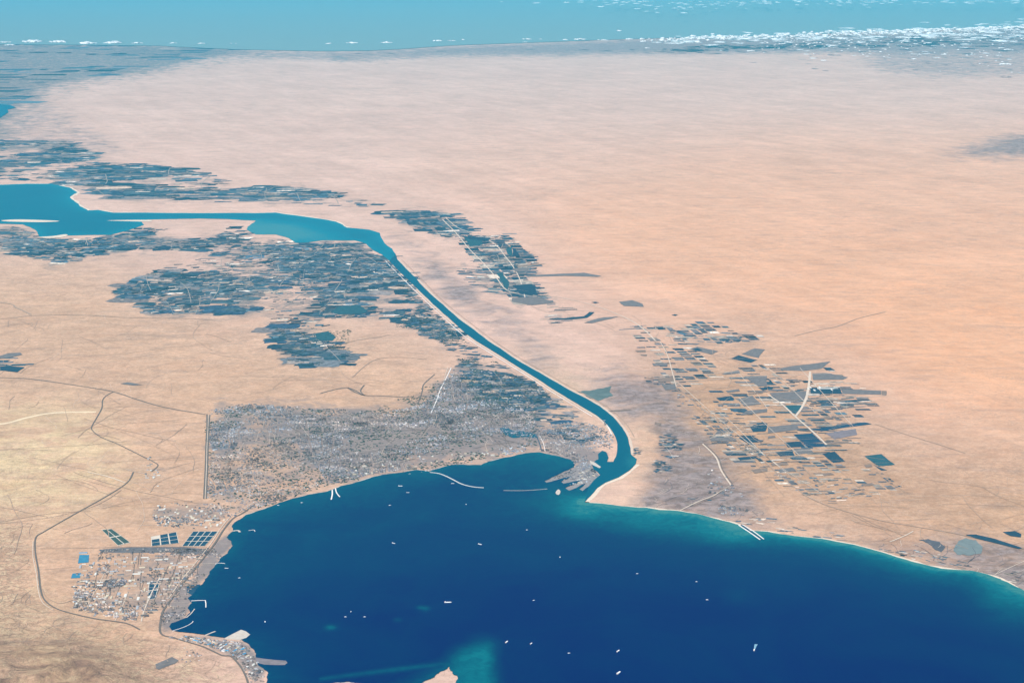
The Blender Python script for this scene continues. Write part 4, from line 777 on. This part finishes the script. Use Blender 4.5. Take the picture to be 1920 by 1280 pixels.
def put(kind, c, px, py, w, l, h, rz, label, group):
    x, y = G(px, py); key = (kind, c)
    if key not in PROTO: o = PROTO[key] = {'warehouse': make_warehouse, 'apartment_block': make_block, 'storage_tank': make_tank}[kind](c)
    else: o = copy_tree(PROTO[key])
    o.location = (x, y, 0.0); o.rotation_euler = (0, 0, rz); o.scale = (w, l, h)
    tag(o, label, {'warehouse': 'warehouse', 'apartment_block': 'building', 'storage_tank': 'tank'}[kind], group); placed.append((x, y, max(w, l)/2)); return o
def scatter(kind, n, poly, rot, cols, w, l, h, place, group, seed):
    rr = random.Random(seed); W_ = GA(poly); lo, hi = W_.min(0), W_.max(0); k_ = 0; tries = 0
    while k_ < n and tries < 6000:
        tries += 1; x, y = rr.uniform(lo[0], hi[0]), rr.uniform(lo[1], hi[1]); q = GI(np.array([[x, y]]))[0]
        if not inpoly([q], poly)[0]: continue
        ww, ll = rr.uniform(*w), rr.uniform(*l)
        if kind == 'storage_tank': ll = ww
        if any((x-a)**2+(y-b_)**2 < (0.5*(max(ww, ll))+r_*0.8)**2 for a, b_, r_ in placed): continue
        c = rr.choice(cols); nm = {'warehouse': 'long %s gable-roofed warehouse', 'apartment_block': '%s flat-roofed building', 'storage_tank': 'round %s-topped storage tank'}[kind] % c
        put(kind, c, q[0], q[1], ww, ll, rr.uniform(*h), rot+rr.choice([0, math.pi/2])+rr.gauss(0, 0.03), nm+' '+place, group); k_ += 1
EST = Q('140 1062 200 1045 300 1040 385 1045 360 1085 325 1115 295 1140 262 1160 200 1158 142 1138')
put('warehouse', 'blue', 156, 1036.5, 1.5, .5, .14, 0.1, 'bright blue roofed warehouse on the desert edge beside the blue pond', None)
scatter('warehouse', 70, EST, 0.12, ['white', 'cream', 'white', 'grey', 'tan', 'dark'], (0.7, 1.9), (0.28, 0.6), (0.10, 0.16), 'in the industrial estate west of the bay', 'warehouses of the industrial estate', 1)
scatter('storage_tank', 26, Q('135 1090 200 1085 205 1130 140 1140'), 0, ['white', 'cream', 'grey'], (0.35, 0.65), (0, 0), (0.12, 0.18), 'among the pale tanks on the desert side of the industrial estate', 'storage tanks of the industrial estate', 2)
scatter('apartment_block', 34, EST, 0.12, ['white', 'cream', 'grey', 'dark'], (0.35, 0.8), (0.3, 0.6), (0.12, 0.26), 'between the warehouses of the industrial estate', 'buildings of the industrial estate', 3)
scatter('warehouse', 26, Q('290 948 425 952 428 975 400 990 295 982'), 0.1, ['white', 'grey', 'cream', 'dark'], (0.6, 1.4), (0.25, 0.5), (0.10, 0.16), 'in the refinery north of the dark basins', 'warehouses of the refinery', 4)
scatter('storage_tank', 24, Q('290 948 425 952 428 975 400 990 295 982'), 0.1, ['white', 'cream'], (0.35, 0.75), (0, 0), (0.12, 0.2), 'in the refinery north of the dark basins', 'storage tanks of the refinery', 5)
scatter('warehouse', 30, Q('322 1190 380 1197 425 1203 450 1210 470 1225 455 1238 430 1222 380 1206'), -0.45, ['white', 'grey', 'cream', 'tan', 'blue'], (0.5, 1.1), (0.22, 0.4), (0.09, 0.15), 'beside the port quays at the lower left shore', 'port sheds', 6)
scatter('storage_tank', 12, Q('450 1225 482 1235 492 1262 470 1265'), 0, ['white', 'grey'], (0.3, 0.5), (0, 0), (0.12, 0.16), 'on the headland south of the port', 'storage tanks of the port', 7)
scatter('apartment_block', 34, Q('640 880 760 860 880 850 960 835 975 848 900 864 850 866 790 876 700 888 650 900'), 0.2, ['white', 'cream', 'white', 'tan'], (0.35, 0.9), (0.25, 0.45), (0.15, 0.35), 'along the town waterfront', 'waterfront buildings of the town', 8)
scatter('warehouse', 20, Q('1078 878 1110 884 1118 890 1100 905 1060 912 1090 896'), 0.7, ['white', 'grey', 'cream'], (0.4, 0.9), (0.2, 0.3), (0.08, 0.14), 'on the harbour piers by the canal mouth', 'sheds on the harbour piers', 9)
scatter('apartment_block', 16, Q('275 858 300 858 300 922 278 918 270 905'), 0.1, ['white', 'grey', 'dark'], (0.4, 0.9), (0.3, 0.5), (0.12, 0.2), 'in the small desert settlement west of the long straight road', 'buildings of the desert settlement', 10)
scatter('warehouse', 8, Q('1510 722 1570 724 1565 732 1512 732'), 0.02, ['white', 'grey'], (1.0, 2.2), (0.4, 0.6), (0.1, 0.12), 'beside the long dark field on the east bank', 'sheds of the east bank farms', 11)
put('warehouse', 'white', 1548, 728.5, 4.2, .8, .12, 0.0, 'very long white greenhouse shed on the upper edge of the long dark east bank field', None)

# ------------------------------------------------------------------ breakwaters, jetties, quays
def pier(name, s, w, label, cat, mat=M_STONE, z=0.14, sm=True):
    pts = ground(Q(s)); pts = smooth(pts, 5) if sm and len(pts) > 2 else pts; w *= 0.52
    return tag(ribbon_obj(name, pts, w, z, mat, kind=None, thick=0.2), label, cat)
pier('breakwater', '806 886 822 888 836 893 850 900 866 908 886 913 907 915', 0.55, 'long curved stone breakwater reaching into the bay from the town waterfront', 'breakwater')
pier('breakwater', '944 920 985 920 1026 917', 0.25, 'thin low straight breakwater west of the harbour piers', 'breakwater', M_CONC, 0.13)
pier('jetty', '623 919 623 928 621 937', 0.5, 'straight pale jetty below the town shore, left of a bent one', 'jetty', M_BW)
pier('jetty', '629 916 631 924 637 932', 0.42, 'short bent pale jetty just right of the straight one', 'jetty', M_BW)
pier('jetty', '1385 985 1405 998 1425 1012', 0.50, 'white twin jetty arm on the seaward side off the east beach', 'jetty', M_BW)
pier('jetty', '1392 984 1412 996 1432 1011', 0.42, 'white twin jetty arm on the inner side off the east beach', 'jetty', M_BW)
pond('inlet', '1388 984.5 1391.5 984 1430 1011 1427 1012', M_DARKP, 0.11)
pier('jetty', '358 1127 372 1126 385 1126 386 1132 386 1139', 0.32, 'thin hooked jetty off the industrial shore', 'jetty', M_BW, sm=False)
pier('breakwater', '324 1183 340 1178 352 1173 360 1168 362 1165', 0.22, 'thin curved mole closing the small inlet above the port', 'breakwater', M_BW)
pier('jetty', '350 1158 358 1151 365 1142', 0.35, 'dark slanting finger quay below the industrial shore', 'jetty', M_CONC)
pier('jetty', '386 1191 396 1187 404 1184', 0.55, 'short pale jetty stub left of the broad port quay', 'jetty', M_CONC)
pier('jetty', '404 1058 412 1056 422 1057', 0.2, 'tiny pale jetty off the shore below the basins', 'jetty', M_BW)
pier('jetty', '437 996 446 995 450 998', 0.8, 'blunt quay on the shore right of the dark basins', 'quay', M_CONC)
pier('jetty', '466 995 476 994 478 997', 0.2, 'tiny isolated dolphin jetty off the blunt quay', 'jetty', M_BW)
def quay(s, label, mat=M_CONC, z=0.13):
    pts = ground(Q(s)); n = len(pts); V = [(x, y, z) for x, y in pts]+[(x, y, -0.05) for x, y in pts]
    F = [tuple(range(n))]+[(i, i+n, (i+1) % n+n, (i+1) % n) for i in range(n)]
    me = bpy.data.meshes.new('quay'); me.from_pydata(V, [], F); me.update(); fixup(me)
    return tag(link('quay', me, mat), label, 'quay')
quay('421 1197 438 1188 452 1181 461 1184 469 1190 462 1196 450 1200', 'broad pale port quay jutting into the bay with a reddish roof', M_CONC)
quay('478 1233 500 1236 520 1238 536 1239 539 1243 534 1247 515 1247 495 1246 482 1243', 'long grey loading quay pointing right from the headland', fm('violet'))
quay('1106 864 1116 868 1127 876 1124 878 1113 873 1107 869', 'narrow quay between the dock basins of the harbour', M_CONC)
put('warehouse', 'tan', 452, 1189, 1.5, .5, .14, -0.45, 'reddish roofed shed on the broad port quay', None)

# ------------------------------------------------------------------ ships and boats
SH_H = {c: solid('hull_'+c, v) for c, v in {'white': (0.68, 0.70, 0.72), 'red': (0.45, 0.10, 0.06), 'grey': (0.5, 0.52, 0.55), 'black': (0.12, 0.13, 0.15)}.items()}
SH_D = solid('ship_deck', (0.70, 0.71, 0.70)); SH_B = solid('ship_bridge', (0.85, 0.85, 0.84)); M_WAKE = plain('wake_foam', (0.20, 0.36, 0.45), 0.5)
def make_ship(c):
    t = empty('cargo_ship'); n = 9; P2 = []
    out_ = [(-.5, .07), (-.48, .10), (-.3, .11), (0, .11), (.3, .11), (.42, .08), (.5, 0)]
    ring = out_+[(x, -y) for x, y in reversed(out_[:-1])]
    V = [(x*0.97, y*0.85, 0) for x, y in ring]+[(x, y, .09) for x, y in ring]; m = len(ring)
    mk('hull', V, [(i, (i+1) % m, (i+1) % m+m, i+m) for i in range(m)], SH_H[c], t)
    mk('deck', [(x*.99, y*.98, .088) for x, y in ring], [tuple(range(m))[::-1]], SH_D, t)
    V, F = box_vf(-.42, -.32, -.085, .085, .09, .22); br = mk('bridge', V, F, SH_B, t)
    V, F = box_vf(-.47, -.44, -.03, .03, .09, .24); mk('funnel', V, F, SH_H['red'], t)
    for k_ in range(4):
        x0 = -.26+k_*.15; V, F = box_vf(x0, x0+.11, -.075, .075, .09, .125); mk('hatch', V, F, SH_B, t)
    return t
def make_boat():
    t = empty('motor_boat'); ring = [(-.5, .13), (0, .15), (.3, .10), (.5, 0), (.3, -.10), (0, -.15), (-.5, -.13)]; m = 7
    V = [(x*0.95, y*0.8, 0) for x, y in ring]+[(x, y, .12) for x, y in ring]
    mk('hull', V, [(i, (i+1) % m, (i+1) % m+m, i+m) for i in range(m)]+[tuple(range(m, 2*m))[::-1]], SH_H['white'], t)
    V, F = box_vf(-.25, .12, -.09, .09, .12, .24); mk('cabin', V, F, SH_B, t); return t
SHP = {}
def ship(px, py, L, deg, c, label, kind='ship'):
    x, y = G(px, py); key = (kind, c)
    if key not in SHP: o = SHP[key] = make_ship(c) if kind == 'ship' else make_boat()
    else: o = copy_tree(SHP[key])
    o.location = (x, y, 0.105); o.rotation_euler = (0, 0, math.radians(deg)); o.scale = (L*0.38, L*0.42, L*0.28)
    tag(o, label, 'ship' if kind == 'ship' else 'boat', 'ships at anchor in the bay' if kind == 'ship' else 'small boats in the bay')
ship(738, 1019, 2.0, -35, 'white', 'white cargo ship in mid bay, left of the two below the town')
ship(900, 1021, 2.3, -35, 'white', 'bright white cargo ship in mid bay, right of the two below the town')
ship(840, 1130, 3.4, 4, 'grey', 'long low grey ship in the centre of the bay beside teal patches')
ship(950, 1204, 2.4, 68, 'white', 'white ship to the right of the tip of the green shoal')
ship(996, 1207, 1.9, 65, 'grey', 'grey ship next right of the one by the green shoal')
ship(1159, 1221, 2.5, 62, 'white', 'slanting white ship, upper of the two in the lower bay right of centre')
ship(1160, 1262, 3.2, 62, 'white', 'long slanting white ship lowest in the bay right of centre')
ship(1414, 1219, 2.2, 80, 'white', 'bright white ship alone in the lower right bay trailing a pale wake')
ship(1067, 1225, 1.2, 10, 'white', 'small white boat below centre, left of two slanting ships', 'boat')
ship(1001, 1126, 1.2, 30, 'white', 'small bright boat alone in the centre of the bay', 'boat')
ship(1050, 1045, 1.3, 85, 'white', 'small boat south of the canal mouth', 'boat')
ship(988, 994, 1.1, 0, 'white', 'small boat in the upper bay below the harbour piers', 'boat')
ship(497, 1166, 1.5, 100, 'white', 'small boat above the long grey loading quay', 'boat')
ship(648, 1157, 1.2, 0, 'white', 'faint small boat left of a pair in the left bay', 'boat')
ship(658, 1147, 1.0, 80, 'white', 'faint small boat topmost of three in the left bay', 'boat')
ship(684, 1157, 1.2, 0, 'white', 'faint small boat right of three in the left bay', 'boat')
ship(751, 912, 2.6, 2, 'grey', 'grey ship close under the town shore, left of the curved breakwater')
ship(765, 924, 1.8, 2, 'grey', 'small grey ship just below another near the town shore')
ship(849, 907, 1.9, 5, 'white', 'white ship moored below the curved breakwater')
ship(566, 943, 1.4, 10, 'white', 'small boat off the town shore left of the jetties', 'boat')
ship(522, 948, 1.3, 10, 'white', 'small boat nearest the shore where it bends below the town', 'boat')
ship(731, 948, 1.4, 5, 'white', 'small boat in the upper bay below the grey ships', 'boat')
ship(874, 946, 1.3, 85, 'white', 'small boat in the upper bay under the end of the curved breakwater', 'boat')
ship(425, 1066, 1.9, 0, 'grey', 'grey ship just off the industrial shore')
ship(449, 1084, 1.2, 0, 'white', 'small boat off the industrial shore below the grey ship', 'boat')
ship(1306, 1091, 1.1, 0, 'grey', 'faint small boat right of centre in the bay', 'boat')
ship(1326, 1125, 1.3, 0, 'grey', 'faint boat right of centre in the bay with a pale trace beside it', 'boat')
ship(1195, 1076, 1.2, 0, 'grey', 'faint boat below the eastern shallows', 'boat')
ribbon_obj('wake', [G(1415, 1217), G(1416, 1212), G(1418, 1208)], 0.2, 0.11, M_WAKE, wend=0.5)

# ------------------------------------------------------------------ clouds
MC, n, b = newmat('cloud_white'); b.inputs[0].default_value = (0.80, 0.78, 0.75, 1); b.inputs['Roughness'].default_value = 1.0; kc = NB(n); n.links.new(kc.ramp(kc.noise(0.45, 5, 0.7), [(0.36, 0.0), (0.50, 1.0)]), b.inputs['Alpha'])
MT, n, b2_ = newmat('thin_cloud'); b2_.inputs[0].default_value = (0.9, 0.92, 0.9, 1)
kt = NB(n); n.links.new(kt.ramp(kt.noise(0.05, 6, 0.7), [(0.42, 0.0), (0.60, 0.8)]), b2_.inputs['Alpha'])
bm0 = bmesh.new(); bmesh.ops.create_icosphere(bm0, subdivisions=2, radius=1.0)
ICO_V = np.array([v.co[:] for v in bm0.verts]); ICO_F = np.array([[v.index for v in f.verts] for f in bm0.faces]); bm0.free()
CZ = 11.0
def puffs(name, items, mat, seed=1, flat=0.42):
    r = np.random.default_rng(seed); Vs = []; Fs = []; o_ = 0
    for (x, y, z, s, sy) in items:
        d = 1+0.35*(r.uniform(-1, 1, (len(ICO_V), 1)))
        V = ICO_V*d*np.array([s, s*sy, s*flat]); V[:,2] = np.maximum(V[:,2], -s*flat*0.25)
        Vs.append(V+[x, y, z]); Fs.append(ICO_F+o_); o_ += len(V)
    me = npmesh(name, np.concatenate(Vs), np.concatenate(Fs), np.full(len(Fs)*len(ICO_F), 3), None, True)
    return link(name, me, mat)
def cloud(px, py, w, label):
    x, y = G(px, py, CZ); sc = y/FPX; rr = random.Random(int(px*7+py)); it = []; Wd = w*sc
    for _ in range(max(4, int(w/2.2))):
        u = rr.uniform(-.5, .5); s = Wd*0.16*(1.25-abs(u)*1.6)+0.6*sc
        it.append((u*Wd, rr.uniform(-.5, .5)*Wd*0.7, rr.uniform(0, .4)*s*0.5, s, 1.4))
    o = puffs('cloud', it, MC, int(px), 0.34); o.location = (x, y, CZ); tag(o, label, 'cloud', 'single clouds over the far coast')
CL = [(10, 80, 20), (19, 85.5, 20), (60, 79, 36), (108, 79.5, 32), (162, 82, 32), (215, 81, 34), (258, 81.5, 18), (325, 81.5, 12), (377, 82.5, 14), (438, 82, 11), (617, 82.5, 12), (660, 81, 19), (725, 80.5, 18), (820, 77, 18), (846, 77, 14), (868, 75, 9), (985, 79.5, 8), (1013, 74, 7), (988, 74, 16), (1160, 58.5, 13), (1060, 75, 12), (1088, 74.5, 20), (1130, 76, 18), (1178, 74, 16), (1213, 90.5, 9), (1352, 95, 6), (1408, 96, 14), (1885, 121, 22), (938, 4, 8), (1007, 6.5, 15), (1063, 5.5, 12)]
NM = ['leftmost small cloud at the photo edge over the far coast', 'low small cloud just under the leftmost one', 'long white cloud third from the left over the far coast', 'long bright cloud fourth from the left over the far coast', 'greyish cloud fifth from the left over the far coast', 'long cloud sixth from the left, trailing a thin tail', 'faint small cloud right of the long trailing one', 'small round bright cloud alone over the delta shore', 'faint cloud right of the small round one over the delta shore', 'last faint cloud of the left row, at the start of the pale desert', 'small cloud first of three over the shallow far strip', 'wider faint cloud second of three over the far strip', 'bright cloud third of three over the far strip', 'flat cloud first of a tight trio at mid coast', 'flat cloud middle of the tight trio at mid coast', 'tiny cloud right end of the tight trio at mid coast', 'tiny cloud under a flat pair at the coast right of centre', 'tiny cloud right of the flat pair at the coast right of centre', 'flat cloud at the coast right of centre', 'lone bright cloud standing out over the sea above the coast', 'small flat cloud left in a row of three before the cloud bank', 'long flat cloud in the row of three before the cloud bank', 'flat cloud right in the row of three before the cloud bank', 'cloud touching the left end of the coastal cloud bank', 'tiny cloud over the desert below the left end of the bank', 'tiny faint cloud over the desert below the bank', 'flat double cloud over the desert below the middle of the bank', 'bright lens-shaped cloud over the far right desert', 'tiny cloud at the top edge near the centre', 'small pinkish cloud at the top edge right of centre', 'small wispy cloud at the top edge before the offshore bank']
for c_, nm_ in zip(CL, NM): cloud(*c_, nm_)
rr = random.Random(5); it = []
def bank(n_, f, smin, smax, z=CZ):
    for _ in range(n_):
        px, py = f(); x, y = G(px, py, z); it.append((x, y, z+rr.uniform(0, 1.2), rr.uniform(smin, smax)*y/FPX, rr.uniform(1, 2.2)))
def f1():
    px = 1200+760*rr.random()**0.75; t = (px-1200)/720; base = 76-24*t
    return px, base+abs(rr.gauss(0, 1))*(2.0+9*max(0, t-0.15))*0.8-1.5
bank(620, f1, 0.6, 2.2)
bank(260, lambda: (lambda p: (p[0], 76-24*(p[0]-1200)/720+rr.gauss(1, 2.0)))(f1()), 2.5, 6.0)
def f2():
    px = rr.uniform(1420, 1990); t = (px-1420)/500; return px, 74+abs(rr.gauss(0, 1))*(8+26*t)-10*t
bank(230, f2, 0.7, 2.6)
tag(puffs('coastal_cloud_bank', it, MC, 77, 0.4), kind='stuff')
it = []
bank(230, lambda: (lambda u: (1230+720*u, 78-22*u+rr.gauss(2, 3+6*u)))(rr.random()**0.8), 5, 16, 9.0)
bank(60, lambda: (lambda u: (1500+450*u, 84+rr.gauss(8, 9+8*u)))(rr.random()), 3, 9, 9.0)
tag(puffs('coastal_cloud_veil', it, MT, 79, 0.10), kind='stuff'); it = []
def f3():
    px = rr.uniform(1080, 1980); return px, 2+abs(rr.gauss(0, 1))*(8 if px < 1400 else 6)*(1.2 if px < 1370 else 0.9)
bank(260, f3, 1.5, 7.0, 12)
tag(puffs('offshore_cloud_bank', it, MT, 78, 0.12), kind='stuff')

# ------------------------------------------------------------------ haze
mh = bpy.data.materials.new('haze_air'); mh.use_nodes = True; n = mh.node_tree; n.nodes.clear()
o_ = n.nodes.new('ShaderNodeOutputMaterial'); v_ = n.nodes.new('ShaderNodeVolumePrincipled')
v_.inputs['Color'].default_value = (*HAZE_COLOR, 1); v_.inputs['Density'].default_value = HAZE_DENSITY; v_.inputs['Anisotropy'].default_value = 0.0
n.links.new(v_.outputs[0], o_.inputs['Volume'])
V, F = box_vf(-45000, 45000, -420, 11200, -1.0, 125.0)
me = bpy.data.meshes.new('haze'); me.from_pydata(V, [], F); me.update()
tag(link('haze', me, mh), kind='stuff')
